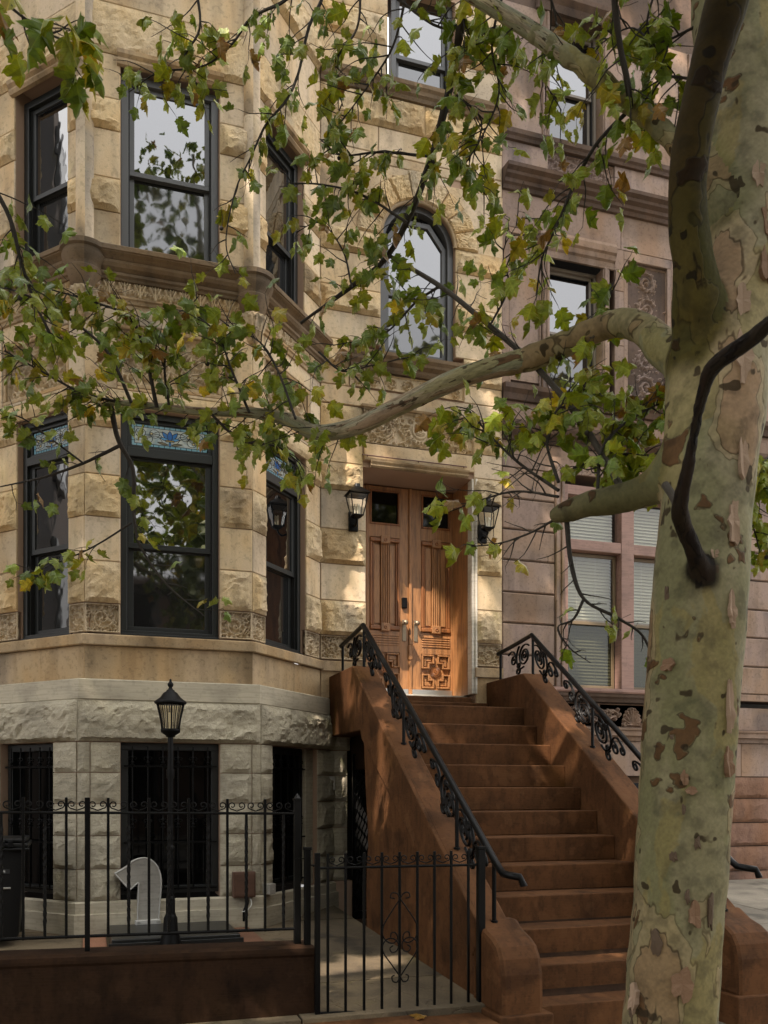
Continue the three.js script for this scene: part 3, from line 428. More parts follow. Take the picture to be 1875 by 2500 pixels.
// stained glass: pale leaded lights with a blue lily in the middle
function stainedTex(wd, ht) {
  const c = document.createElement('canvas'); c.width = 512; c.height = Math.round(512 * ht / wd); const x = c.getContext('2d'), W = c.width, H = c.height, r = rng(5);
  x.fillStyle = '#b9c3c4'; x.fillRect(0, 0, W, H);
  for (let i = 0; i < 260; i++) { x.fillStyle = ['rgba(205,214,212,.5)', 'rgba(160,178,184,.5)', 'rgba(190,190,170,.4)', 'rgba(140,165,178,.4)'][i & 3]; x.beginPath(); x.ellipse(r() * W, r() * H, 8 + r() * 40, 4 + r() * 14, r() * 3, 0, 7); x.fill(); }
  const b = H * 0.13; x.fillStyle = '#7fb0c4'; x.fillRect(0, 0, W, b); x.fillRect(0, H - b, W, b); x.fillRect(0, 0, b, H); x.fillRect(W - b, 0, b, H);
  x.strokeStyle = '#15181a'; x.lineWidth = H * 0.022; const line = (...p) => { x.beginPath(); x.moveTo(p[0], p[1]); for (let i = 2; i < p.length; i += 2) x.lineTo(p[i], p[i + 1]); x.stroke(); };
  for (let i = 0; i <= 14; i++) { line(i / 14 * W, 0, i / 14 * W, b); line(i / 14 * W, H - b, i / 14 * W, H); } for (let i = 0; i <= 4; i++) { line(0, i / 4 * H, b, i / 4 * H); line(W - b, i / 4 * H, W, i / 4 * H); }
  x.strokeRect(b, b, W - 2 * b, H - 2 * b); x.strokeRect(3, 3, W - 6, H - 6);
  const C = W / 2, leaf = (ax, ay, bx, by, k, f) => { const mx = (ax + bx) / 2, my = (ay + by) / 2, nx = -(by - ay) * k, ny = (bx - ax) * k; x.beginPath(); x.moveTo(ax, ay); x.quadraticCurveTo(mx + nx, my + ny, bx, by); x.quadraticCurveTo(mx - nx, my - ny, ax, ay); x.fillStyle = f; x.fill(); x.stroke(); };
  for (const s of [-1, 1]) { leaf(C, H * 0.62, C + s * W * 0.1, H * 0.24, 0.35, '#2f74bd'); leaf(C, H * 0.62, C + s * W * 0.13, H * 0.52, 0.3, '#5f9ed2'); leaf(C + s * W * 0.02, H * 0.82, C + s * W * 0.16, H * 0.74, 0.25, '#7b715c');
    for (let i = 0; i < 3; i++) { x.beginPath(); x.arc(C + s * W * (0.2 + i * 0.09), H * (0.5 + (i & 1 ? 0.12 : -0.12)), H * 0.19, 0, 7); x.stroke(); x.beginPath(); x.moveTo(C + s * W * 0.1, H * (0.3 + i * 0.2)); x.bezierCurveTo(C + s * W * 0.2, H * 0.1, C + s * W * 0.3, H * 0.9, C + s * W * 0.44, H * (0.3 + i * 0.2)); x.stroke(); }
    for (const [px, py] of [[0.24, 0.38], [0.31, 0.66], [0.37, 0.42]]) { x.beginPath(); x.arc(C + s * W * px, H * py, H * 0.055, 0, 7); x.fillStyle = '#c9b98a'; x.fill(); x.stroke(); } }
  leaf(C, H * 0.66, C, H * 0.18, 0.42, '#2665b3'); leaf(C, H * 0.9, C, H * 0.66, 0.35, '#3f86cb'); x.fillStyle = '#a58f58'; x.fillRect(C - W * 0.055, H * 0.6, W * 0.11, H * 0.07); x.strokeRect(C - W * 0.055, H * 0.6, W * 0.11, H * 0.07);
  const t = new THREE.CanvasTexture(c); t.colorSpace = THREE.SRGBColorSpace; return t;
}
const stainWide = phy(col(0.85, 0.85, 0.85), 0.12, { map: stainedTex(0.6, 0.2), ior: 1.6 }), stainSlim = phy(col(0.6, 0.6, 0.6), 0.14, { map: stainedTex(0.4, 0.2), ior: 1.6 });
function parlour(F, u0, u1, mat) {                                              // tall lower window with a stained-glass transom
  const w = u1 - u0, win = doubleHung(house, F, u0, u1, 2.782, 4.655, { t: 0.05, recess: 0.06, meet: 3.545, top: 4.31, s: 0.045, glassL: M.screen });
  sub(win, 'transom_bar', box(0.05, w - 0.05, 1.50, 1.575, -0.09, 0.004, 0.006), M.frame);
  sub(win, 'transom_frame', holeFrame(w - 0.10, 0.25, 0.03, 0.03, 0.003), M.frame, 0.05, 1.576, -0.03);
  const g = new THREE.PlaneGeometry(w - 0.17, 0.185); sub(win, 'stained_glass', merge([new THREE.BoxGeometry(w - 0.17, 0.185, 0.006)]), mat, w / 2, 1.70, -0.045);
  sub(win, 'window_sill', box(0, w, -0.004, 0.02, -0.05, 0.03, 0.004), M.frame);
}
parlour(FC, 0.287, 1.091, stainWide); parlour(FL, 0.415, 1.032, stainSlim); parlour(FR, 0.232, 0.94, stainSlim);
doubleHung(house, FC, 0.288, 1.09, 5.925, 7.45, { mat: M.frameUp, t: 0.06, recess: 0.06, meet: 6.66, glassU: M.glass, glassL: M.screen });
doubleHung(house, FL, 0.39, 1.026, 5.925, 7.45, { mat: M.frame, t: 0.06, recess: 0.09, meet: 6.62 });
doubleHung(house, FR, 0.227, 0.906, 5.925, 7.45, { mat: M.frame, t: 0.06, recess: 0.07, meet: 6.56 });
doubleHung(house, FE, 0.76, 1.433, 8.665, 10.1, { mat: M.frameUp, t: 0.055, recess: 0.08, meet: 9.02 });
{ // arched sash over the door
  const cx = 0.405, r = 0.40, sp = 1.195, w = 0.81;
  const arch = (rr, y0) => { const s = new THREE.Shape(); s.moveTo(cx - rr, y0); s.lineTo(cx + rr, y0); s.lineTo(cx + rr, sp); s.absarc(cx, sp, rr, 0, PI, false); s.lineTo(cx - rr, y0); return s; };
  const fr = (ro, ri, y0, y1, d) => { const s = arch(ro, y0); s.holes.push(arch(ri, y1)); return boxUV(new THREE.ExtrudeGeometry(s, { depth: d, bevelEnabled: false, curveSegments: 20 })); };
  const win = mesh('window', fr(r, r - 0.06, 0, 0.05, 0.09), M.frameUp, house); set(win, FE, 0.627, 5.89, -0.15);
  // square-headed sashes behind an angled head
  const s = new THREE.Shape(); s.moveTo(0.07, 0.05); s.lineTo(0.74, 0.05); s.lineTo(0.74, 1.23); s.lineTo(0.56, 1.46); s.lineTo(0.25, 1.46); s.lineTo(0.07, 1.23);
  const hole = new THREE.Path(); hole.moveTo(0.11, 0.72); hole.lineTo(0.70, 0.72); hole.lineTo(0.70, 1.21); hole.lineTo(0.54, 1.415); hole.lineTo(0.27, 1.415); hole.lineTo(0.11, 1.21);
  const hole2 = new THREE.Path(); hole2.moveTo(0.11, 0.10); hole2.lineTo(0.70, 0.10); hole2.lineTo(0.70, 0.66); hole2.lineTo(0.11, 0.66); s.holes.push(hole, hole2);
  sub(win, 'sash', boxUV(new THREE.ExtrudeGeometry(s, { depth: 0.04, bevelEnabled: true, bevelSize: 0.004, bevelThickness: 0.004, bevelSegments: 1 })), M.frameUp, 0, 0, 0.006);
  const gs = new THREE.Shape(); gs.moveTo(0.1, 0.71); gs.lineTo(0.71, 0.71); gs.lineTo(0.71, 1.22); gs.lineTo(0.55, 1.43); gs.lineTo(0.26, 1.43); gs.lineTo(0.1, 1.22);
  sub(win, 'pane', boxUV(new THREE.ExtrudeGeometry(gs, { depth: 0.005, bevelEnabled: false })), M.glass, 0, 0, 0.02); sub(win, 'pane', pane(0.62, 0.6), M.screen, 0.095, 0.09, 0.018);
  sub(win, 'arch_backing', boxUV(new THREE.ExtrudeGeometry(arch(r - 0.02, 0.02), { depth: 0.003, bevelEnabled: false, curveSegments: 20 })), M.voidBlack, 0, 0, 0.001);
}
// ---- basement windows behind ornamental grilles
function grille(F, u0, u1, v0, v1, n) {
  const w = u1 - u0, win = mesh('basement_window', holeFrame(w, v1 - v0, 0.06, 0.1), M.frame, house); set(win, F, u0, v0, -0.08);
  sub(win, 'pane', pane(w - 0.1, v1 - v0 - 0.1), M.dimGlass, 0.05, 0.05, -0.07);
  const g = mesh('window_grille', merge([box(0.02, w - 0.02, 0.035, 0.05, -0.008, 0.008), box(0.02, w - 0.02, v1 - v0 - 0.2, v1 - v0 - 0.185, -0.008, 0.008), box(0.02, w - 0.02, 0.42, 0.435, -0.008, 0.008)]), M.iron, house); set(g, F, u0, v0, -0.045);
  for (let i = 0; i < n; i++) {
    const x = w * (i + 0.75) / (n + 0.5), H = v1 - v0;
    const cast = (y) => [new THREE.SphereGeometry(0.014, 8, 6).translate(x, y, 0), new THREE.TorusGeometry(0.016, 0.005, 5, 10).rotateX(PI / 2).translate(x, y - 0.022, 0), ...[-1, 1].map((d) => tube(spiral(x + d * 0.02, y + 0.03, 0.018, 0.006, d > 0 ? PI : 0, -d * 0.9, 8).map((p) => [...p, 0.004]), 0.004, 10, 4)), new THREE.ConeGeometry(0.011, 0.05, 6).translate(x, y + 0.065, 0)];
    sub(g, 'grille_bar', merge([rod([x, 0.03, 0], [x, H - 0.03, 0], 0.0075, 6), ...cast(H - 0.16), ...cast(H * 0.46)]), M.iron);
  }
}
grille(BC, 0.34, 1.137, 0.64, 1.89, 6); grille(BL, 0.423, 1.077, 0.64, 1.885, 5); grille(BR, 0.193, 0.86, 0.64, 1.885, 5);
stone(BR, 0.865, 1.018, 0.605, 1.89, 'smooth', { mats: M.cream, w: -0.05, core: false });

// ---- double front door with carved oak leaves, wooden reveal and threshold
{
  const dz = -9.22, door = thing('double_door', 'carved golden oak double door with square glass lights at the stoop top', 'door', 3.31, 2.5, dz);
  const L = (n, g, m, p = door) => { g.translate(p === door ? 0 : 0, 0, 0); return mesh(n, g, m, p); };
  for (const s of [-1, 1]) {
    const x0 = s < 0 ? -0.495 : 0.003, W = 0.492, H = 2.31;                     // leaf in local metres, y from its foot
    const px0 = x0 + (s < 0 ? 0.04 : 0.125), px1 = px0 + 0.335;                  // panel column
    const leaf = L('door_leaf', merge([box(x0, px0, 0, H, -0.045, 0, 0.003), box(px1, x0 + W, 0, H, -0.045, 0, 0.003), box(px0, px1, 2.2, H, -0.045, -0.001), box(px0, px1, 1.70, 1.83, -0.045, -0.001), box(px0, px1, 0.475, 0.70, -0.045, -0.001), box(px0, px1, 0, 0.095, -0.045, -0.001), box(px0, px1, 0.09, 1.72, -0.045, -0.022)]), M.wood);
    const P = (n, g, m = M.wood) => mesh(n, g, m, leaf);
    // glass light with moulded rim
    P('door_glass', box(px0, px1, 1.83, 2.2, -0.03, -0.024), M.dimGlass); P('glass_moulding', merge([box(px0, px1, 1.83, 1.85, -0.023, 0.012, 0.006), box(px0, px1, 2.18, 2.2, -0.023, 0.012, 0.006), box(px0, px0 + 0.02, 1.851, 2.179, -0.023, 0.010, 0.006), box(px1 - 0.02, px1, 1.851, 2.179, -0.023, 0.010, 0.006)]), M.woodDark);
    // long fluted panel
    P('panel_moulding', merge([box(px0, px1, 1.645, 1.69, -0.022, 0.02, 0.01), box(px0, px1, 0.71, 0.755, -0.022, 0.02, 0.01), box(px0, px0 + 0.028, 0.756, 1.644, -0.022, 0.012, 0.008), box(px1 - 0.028, px1, 0.756, 1.644, -0.022, 0.012, 0.008), box(px0 + 0.03, px0 + 0.046, 0.757, 1.643, -0.022, 0.002, 0.005), box(px1 - 0.046, px1 - 0.03, 0.757, 1.643, -0.022, 0.002, 0.005)]), M.woodDark);
    const c = (px0 + px1) / 2; for (let i = 0; i < 4; i++) P('flute', box(c - 0.045 + i * 0.024, c - 0.027 + i * 0.024, 0.77, 1.63, -0.022, 0.008, 0.007));
    for (const [a, b] of [[px0 + 0.05, c - 0.052], [c + 0.056, px1 - 0.05]]) P('field', box(a, b, 0.78, 1.62, -0.022, -0.010, 0.004));
    for (const y of [0.735, 1.665]) { P('carved_block', box(c - 0.052, c + 0.052, y - 0.04, y + 0.045, -0.02, 0.032, 0.006)); P('block_boss', new THREE.TorusGeometry(0.014, 0.006, 6, 16).translate(c, y, 0.033), M.woodDark); }
    for (let i = 0; i < 5; i++) P('reed', box(px0 + 0.004, px1 - 0.004, 0.545 + i * 0.025, 0.562 + i * 0.025, -0.01, 0.008, 0.007));
    // stepped corner mouldings around a sunburst
    const y0 = 0.10, h = 0.37, cy = y0 + h / 2, q = 0.115, n = 0.055, st = [];
    for (const sx of [-1, 1]) for (const sy of [-1, 1]) {
      const X = (a) => c + sx * a, Y = (b) => cy + sy * b, bx = (a0, a1, b0, b1, z, r = 0.005) => box(Math.min(X(a0), X(a1)), Math.max(X(a0), X(a1)), Math.min(Y(b0), Y(b1)), Math.max(Y(b0), Y(b1)), -0.022, z, r);
      st.push(bx(0.02, 0.16, 0.165, 0.182, 0.012), bx(0.145, 0.163, 0.03, 0.164, 0.012), bx(0.02, 0.037, 0.085, 0.163, 0.0135), bx(0.038, 0.09, 0.085, 0.10, 0.0125), bx(0.075, 0.091, 0.03, 0.084, 0.0135), bx(0.092, 0.144, 0.03, 0.045, 0.0125), bx(0.05, 0.13, 0.112, 0.153, -0.008), bx(0.104, 0.132, 0.057, 0.111, -0.0085));
    }
    P('stepped_moulding', merge(st), M.wood);
    const sb = [new THREE.CylinderGeometry(0.012, 0.016, 0.012, 12).rotateX(PI / 2).translate(c, cy, -0.008)]; for (let i = 0; i < 24; i++) { const g = box(0.016, 0.066, -0.0038, 0.0038, -0.02, -0.006, 0.003); g.rotateZ(i / 24 * PI * 2).translate(c, cy, 0); sb.push(g); }
    P('sunburst', merge(sb), M.woodDark);
    P('kick_plate', box(x0 + 0.01, x0 + W - 0.01, 0.006, 0.085, -0.01, 0.004), M.steel);
    const kx = s < 0 ? -0.07 : 0.062; P('lock_plate', box(kx - 0.022, kx + 0.022, 0.60, 0.83, -0.01, 0.008, 0.003), M.brass);
    P('door_knob', new THREE.LatheGeometry([[0, 0], [0.012, 0.002], [0.010, 0.03], [0.024, 0.042], [0.028, 0.055], [0.02, 0.068], [0, 0.072]].map((p) => new THREE.Vector2(...p)), 18).rotateX(PI / 2).translate(kx, 0.79, 0.008), M.brass);
    if (s < 0) { P('door_lock', box(-0.10, -0.042, 0.95, 1.065, -0.01, 0.03, 0.01), M.ironDull); }
  }
  const leaf0 = mesh('meeting_strip', merge([box(-0.018, 0.016, 0.56, 2.3, -0.01, 0.022, 0.006), box(-0.024, 0.022, 0.40, 0.559, -0.01, 0.026, 0.006), box(-0.016, 0.016, 0.09, 0.399, -0.01, 0.018, 0.005), box(-0.018, 0.018, 0.0, 0.089, -0.01, 0.024, 0.005)]), M.wood, door);
  mesh('door_casing', merge([box(0.496, 0.53, 0, 2.31, -0.05, 0.40, 0.004), box(-0.66, -0.498, 0, 2.31, -0.06, -0.012, 0.004)]), M.wood, door);
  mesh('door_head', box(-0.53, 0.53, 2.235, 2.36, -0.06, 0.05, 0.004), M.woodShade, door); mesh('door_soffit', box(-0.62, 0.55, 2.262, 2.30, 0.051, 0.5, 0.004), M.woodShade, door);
  mesh('threshold', box(-0.53, 0.56, -0.035, 0.0, -0.06, 0.30, 0.006), M.white, door);
  mesh('door_jamb', merge([box(0.497, 0.53, 0, 2.24, 0.402, 0.515, 0.006), box(0.531, 0.555, 0, 2.24, 0.43, 0.53, 0.006)]), M.white, door); 
}
// ---- wall lanterns either side of the door
function wallLantern(x, y, z, label) {
  const t = thing('wall_lantern', label, 'lantern', x, y, z, 'wall lanterns beside the front door');
  mesh('wall_bracket', merge([box(-0.05, 0.05, -0.165, 0.03, -0.145, -0.118, 0.01), tube([[0, -0.1, -0.12], [0, -0.13, -0.05], [0, -0.10, -0.01], [0, -0.06, 0]], 0.011)]), M.iron, t);
  const cage = []; const c4 = [[-1, -1], [1, -1], [1, 1], [-1, 1]];
  for (const [a, b] of c4) cage.push(rod([a * 0.05, -0.045, b * 0.05], [a * 0.088, 0.155, b * 0.088], 0.006, 5));
  c4.forEach(([a, b], i) => { const [c, d] = c4[(i + 1) % 4]; cage.push(rod([a * 0.05, -0.045, b * 0.05], [c * 0.05, -0.045, d * 0.05], 0.006, 5), rod([a * 0.088, 0.155, b * 0.088], [c * 0.088, 0.155, d * 0.088], 0.007, 5)); });
  mesh('lantern_cage', merge(cage), M.iron, t);
  mesh('lantern_base', new THREE.CylinderGeometry(0.07, 0.03, 0.03, 4).rotateY(PI / 4).translate(0, -0.06, 0), M.iron, t);
  mesh('lantern_roof', merge([new THREE.CylinderGeometry(0.045, 0.155, 0.07, 4).rotateY(PI / 4).translate(0, 0.20, 0), new THREE.CylinderGeometry(0.03, 0.04, 0.035, 4).rotateY(PI / 4).translate(0, 0.25, 0)]), M.iron, t);
  const gl = []; for (let i = 0; i < 4; i++) { const g = new THREE.PlaneGeometry(0.13, 0.2, 1, 1), p = g.attributes.position; for (let k = 0; k < 4; k++) { const up = p.getY(k) > 0; p.setX(k, Math.sign(p.getX(k)) * (up ? 0.084 : 0.047)); p.setZ(k, up ? 0.086 : 0.048); p.setY(k, up ? 0.15 : -0.04); } g.computeVertexNormals(); gl.push(g.rotateY(i * PI / 2)); } mesh('lantern_glass', merge(gl), M.clear, t);
  for (const dx of [-0.022, 0, 0.022]) mesh('candle_bulb', merge([new THREE.CylinderGeometry(0.007, 0.007, 0.07, 8).translate(dx, 0, dx ? 0 : 0.02), new THREE.SphereGeometry(0.01, 8, 8).scale(1, 1.8, 1).translate(dx, 0.05, dx ? 0 : 0.02)]), M.bulb, t);
}
wallLantern(2.518, 4.235, -8.555, 'black four-sided wall lantern on the stone left of the oak door'); wallLantern(3.918, 4.235, -8.555, 'black four-sided wall lantern on the pier right of the oak door');
// ---------------------------------------------------------------- pinkish brownstone next door
const brown = thing('brownstone_house', 'pink-brown brownstone row house with deep cornice, grooved blocks and carved shell frieze', 'house', 6.5, 0, -8.72);
const bCore = [], addB = (name, geo, mat) => mesh(name, local(brown, geo), mat, brown);
function bstone(u0, u1, v0, v1, o = {}) {
  const g = o.gap ?? 0.002, kind = o.kind, w = u1 - u0 - 2 * g, h = v1 - v0 - 2 * g;
  const m = mesh('stone', kind === 'rock' ? rockBlock(w, h, 0.035, 0.05, 0.04) : smoothBlock(w, h, 0.05, o.c ?? 0.004), kind === 'rock' ? M.brownRock : M.brown[Math.floor(hash(stoneSeed, 5, 1) * 4)], brown);
  set(m, FN, u0 + g, v0 + g, o.w ?? 0); bCore.push(onFace(box(u0, u1, v0, v1, -0.3, -0.02 + (o.w ?? 0)), FN));
}
const X = (x) => x - 4.156;
// grooved ground floor
for (const [a, b] of [[2.61, 2.932], [2.932, 3.27], [3.27, 3.597], [3.597, 3.937], [3.937, 4.263], [4.263, 4.59], [4.59, 4.92]]) { bstone(0, X(4.79), a, b, { gap: 0.008, c: 0.01 }); bstone(X(6.75), X(7.9), a, b, { gap: 0.008, c: 0.01 }); bstone(X(7.9), X(9.2), a, b, { gap: 0.008, c: 0.01 }); }
bCore.push(onFace(box(X(4.79), X(4.94), 2.6, 5.2, -0.3, -0.06), FN), onFace(box(X(6.58), X(6.75), 2.6, 5.2, -0.3, -0.06), FN));
for (const s of [[4.792, 4.83, 0.02], [4.832, 4.862, -0.005], [4.864, 4.90, 0.012], [6.63, 6.67, 0.012], [6.672, 6.70, -0.005], [6.702, 6.748, 0.02]]) addB('jamb_moulding', box(s[0], s[1], 2.61, 5.0, -8.80, -8.72 + s[2], 0.008), M.brown[0]);
bstone(0, X(9.2), 4.92, 5.2, {});
// triple window with painted mullions
{
  const win = mesh('window', merge([box(0, 0.055, 0, 2.2, -0.14, 0, 0.005), box(0.72, 0.88, 0, 2.2, -0.14, 0, 0.005), box(1.545, 1.70, 0, 2.2, -0.14, 0, 0.005), box(0.055, 0.72, 1.50, 1.615, -0.14, -0.006, 0.005), box(0.88, 1.545, 1.50, 1.615, -0.14, -0.006, 0.005), box(0.055, 0.72, 2.1, 2.2, -0.14, -0.006), box(0.88, 1.545, 2.1, 2.2, -0.14, -0.006)]), M.brownTrim, brown); set(win, FN, X(4.90), 2.615, -0.02);
  for (const x0 of [0.055, 0.88]) {
    const w = 0.665, tan = std(col(0.16, 0.115, 0.065), 0.5);
    sub(win, 'upper_sash', holeFrame(w - 0.02, 0.78, 0.035, 0.03, 0.003), tan, x0 + 0.01, 0.71, -0.10); sub(win, 'lower_sash', holeFrame(w - 0.02, 0.76, 0.035, 0.03, 0.003), tan, x0 + 0.01, 0.01, -0.13);
    sub(win, 'pane', pane(w - 0.07, 0.73), M.clear, x0 + 0.035, 0.735, -0.112); sub(win, 'pane', pane(w - 0.07, 0.71), M.smoke, x0 + 0.035, 0.035, -0.142); sub(win, 'pane', pane(w, 0.48), M.clear, x0, 1.618, -0.10);
    const sg = box(x0 + 0.03, x0 + w - 0.03, -0.001, 0.001, -0.0215, 0.0215); for (let i = 0; i < 41; i++) { const s = sub(win, 'blind_slat', sg, M.blind, 0, 0.05 + i * 0.0358, -0.185); s.rotation.x = 1.08; }
    for (let i = 0; i < 13; i++) { const s = sub(win, 'blind_slat', sg, M.blind, 0, 1.635 + i * 0.0358, -0.15); s.rotation.x = 1.08; }
    for (const q of [0.2, 0.43]) sub(win, 'blind_cord', box(x0 + q, x0 + q + 0.003, 0.04, 1.5, -0.168, -0.166), M.white);
  }
}
addB('window_ledge', moulding([[0, 2.555], [0.06, 2.558], [0.07, 2.575], [0.07, 2.605], [0, 2.615]], [[4.70, -8.72], [6.85, -8.72]]), M.brownTrim);
addB('under_moulding', moulding([[0, 2.46], [0.02, 2.465], [0.03, 2.50], [0.05, 2.52], [0.05, 2.556], [0, 2.557]], [[4.70, -8.72], [6.85, -8.72]]), M.brownDark);
bCore.push(onFace(box(X(4.156), X(9.2), 2.04, 2.46, -0.3, -0.05), FN)); bstone(0, X(4.72), 2.19, 2.61); bstone(X(6.83), X(9.2), 2.53, 2.61); bstone(X(6.83), X(9.2), 2.19, 2.45, {});
for (const [a, b, s] of [[4.74, 6.80, 3]]) set(mesh('carved_frieze', reliefGeo(b - a, 0.255, 0.045, (R, B) => {
  const w = b - a; for (const [cx, f] of [[w * 0.5, 1], [w * 0.04, 1], [w * 0.96, 1]]) { for (let i = 0; i <= 10; i++) { const t = (i / 10) * PI, c = Math.cos(t), q = Math.sin(t); R([[cx + c * 0.02, 0.035], [cx + c * 0.10, 0.03 + q * 0.16]], 0.026); B(cx + c * 0.11, 0.035 + q * 0.175, 0.014); } R(spiral(cx - 0.10, 0.03, 0.03, 0.008, 0, 1, 10), 0.016); R(spiral(cx + 0.10, 0.03, 0.03, 0.008, PI, -1, 10), 0.016); }
  const r = rng(31); for (const s of [-1, 1]) for (let i = 0; i < 18; i++) { const x = w * 0.5 + s * (0.18 + i * 0.042), y = 0.06 + r() * 0.13; R([[x, y], [x + s * 0.035, y + 0.05 * (r() - 0.3)], [x + s * 0.07, y + 0.08 * (r() - 0.3)]], 0.026, 230); R(spiral(x, y, 0.03, 0.006, r() * 6, s * 1.1, 12), 0.014); if (i % 3 === 0) B(x, y + 0.05, 0.018); }
}, 0.007, 0.006), M.brown[1], brown), FN, X(a), 2.195, -0.005);
addB('base_moulding', moulding([[0, 2.04], [0.02, 2.045], [0.025, 2.09], [0.06, 2.10], [0.06, 2.15], [0.075, 2.16], [0.08, 2.18], [0, 2.19]], [[4.158, -8.72], [9.2, -8.72]]), M.brown[0]);
bstone(0, X(7.2), 1.655, 2.04, {}); bstone(X(7.2), X(9.2), 1.655, 2.04, {});
for (const [a, b] of [[1.405, 1.653], [1.124, 1.405], [0.852, 1.124], [0.566, 0.852], [0.33, 0.566]]) { bstone(0, X(4.9), a, b, { kind: 'rock', gap: 0.006 }); bstone(X(6.6), X(7.6), a, b, { kind: 'rock', gap: 0.006 }); bstone(X(7.6), X(8.9), a, b, { kind: 'rock', gap: 0.006 }); bstone(X(8.9), X(9.2), a, b, { kind: 'rock', gap: 0.006 }); }
bCore.push(box(4.2, 9.2, 0.1, 0.33, -9, -8.70));
set(mesh('basement_window', holeFrame(1.69, 1.3, 0.07, 0.1), M.brownDark, brown), FN, X(4.905), 0.35, -0.08); set(mesh('pane', pane(1.6, 1.2), M.dimGlass, brown), FN, X(4.95), 0.4, -0.15);
// upper floors
addB('string_course', moulding([[0, 5.2], [0.03, 5.2], [0.05, 5.24], [0.1, 5.28], [0.12, 5.34], [0.12, 5.38], [0, 5.4]], [[4.158, -8.72], [9.2, -8.72]]), M.brownDark);
bstone(0, X(6.4), 5.4, 5.62); bstone(X(6.4), X(9.2), 5.4, 5.62);
addB('sill_course', moulding([[0, 5.62], [0.04, 5.62], [0.055, 5.68], [0.09, 5.72], [0.09, 5.77], [0, 5.79]], [[4.158, -8.72], [9.2, -8.72]]), M.brownDark);
for (const [v0, v1] of [[5.79, 6.4], [6.4, 7.0], [7.0, 7.46]]) { bstone(0, X(4.24), v0, v1); bstone(X(5.52), X(5.64), v0, v1); bstone(X(6.25), X(6.42), v0, v1); bstone(X(7.36), X(9.2), v0, v1); }
bCore.push(onFace(box(X(4.24), X(4.62), 5.79, 7.46, -0.3, -0.035), FN), onFace(box(X(5.64), X(6.25), 5.79, 7.46, -0.3, -0.035), FN));
addB('recessed_panel', box(4.262, 4.60, 5.85, 7.40, -8.80, -8.738, 0.004), M.brown[2]);
addB('panel_frame', merge([box(4.24, 4.62, 7.40, 7.459, -8.77, -8.722, 0.008), box(4.24, 4.262, 5.80, 7.40, -8.77, -8.723, 0.006), box(4.60, 4.62, 5.80, 7.40, -8.77, -8.723, 0.006)]), M.brown[0]);
addB('panel_frame', merge([box(5.64, 6.25, 7.36, 7.459, -8.80, -8.722, 0.008), box(5.64, 5.69, 5.80, 7.36, -8.80, -8.723, 0.006), box(6.20, 6.25, 5.80, 7.36, -8.80, -8.723, 0.006)]), M.brown[0]);
set(mesh('carved_panel', reliefGeo(0.51, 1.5, 0.032, (R, B) => { for (let i = 0; i < 5; i++) leafScroll(R, B, 0.255, 0.17 + i * 0.29, 0.12, i % 2 ? 0.5 : PI - 0.5, i % 2 ? 1 : -1, 1.1); const r = rng(8); for (let i = 0; i < 60; i++) { const x = r() * 0.51, y = r() * 1.5, a = r() * 6; R([[x, y], [x + 0.03 * Math.cos(a), y + 0.03 * Math.sin(a)]], 0.016, 170); } }, 0.008, 0.004), M.brown[2], brown), FN, X(5.69), 5.83, -0.005);
function brownWindow(x0, x1, v0, v1, meet) {
  const w = x1 - x0; doubleHung(brown, FN, X(x0), X(x1), v0, v1, { mat: std(col(0.20, 0.17, 0.14), 0.5), t: 0.03, recess: 0.12, meet, glassU: M.glass, glassL: M.screen, s: 0.03 });
}
brownWindow(4.715, 5.362, 5.80, 7.20, 6.5); brownWindow(6.56, 7.21, 5.80, 7.20, 6.5); brownWindow(4.715, 5.362, 8.50, 9.82, 9.154); brownWindow(6.56, 7.21, 8.50, 9.82, 9.154);
for (const [a, b] of [[4.715, 5.362], [6.56, 7.21]]) {
  for (const [y0, y1] of [[5.79, 7.21], [8.49, 9.83]]) { addB('window_surround', merge([box(a - 0.085, a, y0, y1, -8.86, -8.70, 0.012), box(b, b + 0.085, y0, y1, -8.86, -8.70, 0.012), box(a - 0.045, a - 0.012, y0, y1, -8.71, -8.685, 0.012), box(b + 0.012, b + 0.045, y0, y1, -8.71, -8.685, 0.012)]), M.brown[1]); }
  addB('window_hood', moulding([[0, 7.205], [0.025, 7.205], [0.03, 7.27], [0.05, 7.29], [0.055, 7.34], [0.075, 7.36], [0.08, 7.42], [0.07, 7.455], [0, 7.459]], [[a - 0.14, -8.72], [b + 0.14, -8.72]]), M.brown[3]);
}
for (const [a, b] of [[0, X(5.6)], [X(5.6), X(6.45)], [X(6.45), X(9.2)]]) bstone(a, b, 7.46, 7.84);
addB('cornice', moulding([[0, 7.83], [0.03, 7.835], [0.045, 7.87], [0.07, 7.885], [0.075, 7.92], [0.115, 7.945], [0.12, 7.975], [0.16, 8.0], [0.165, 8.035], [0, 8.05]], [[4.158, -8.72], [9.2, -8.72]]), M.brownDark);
for (const [a, b] of [[0, X(4.70)], [X(5.52), X(6.5)], [X(7.3), X(9.2)]]) bstone(a, b, 8.05, 8.37);
for (const a of [4.70, 6.50]) { bCore.push(onFace(box(X(a), X(a + 0.82), 8.05, 8.37, -0.3, -0.06), FN)); set(mesh('carved_panel', reliefGeo(0.816, 0.31, 0.04, drawScrolls(0.816, 0.31, 61), 0.007), M.brown[1], brown), FN, X(a) + 0.002, 8.055, -0.006); }
addB('sill_course', moulding([[0, 8.365], [0.03, 8.37], [0.04, 8.40], [0.06, 8.42], [0.065, 8.465], [0, 8.49]], [[4.158, -8.72], [9.2, -8.72]]), M.brownDark);
for (const [v0, v1] of [[8.49, 9.15], [9.15, 9.84]]) { bstone(0, X(4.63), v0, v1); bstone(X(5.45), X(6.47), v0, v1); bstone(X(7.3), X(9.2), v0, v1); }
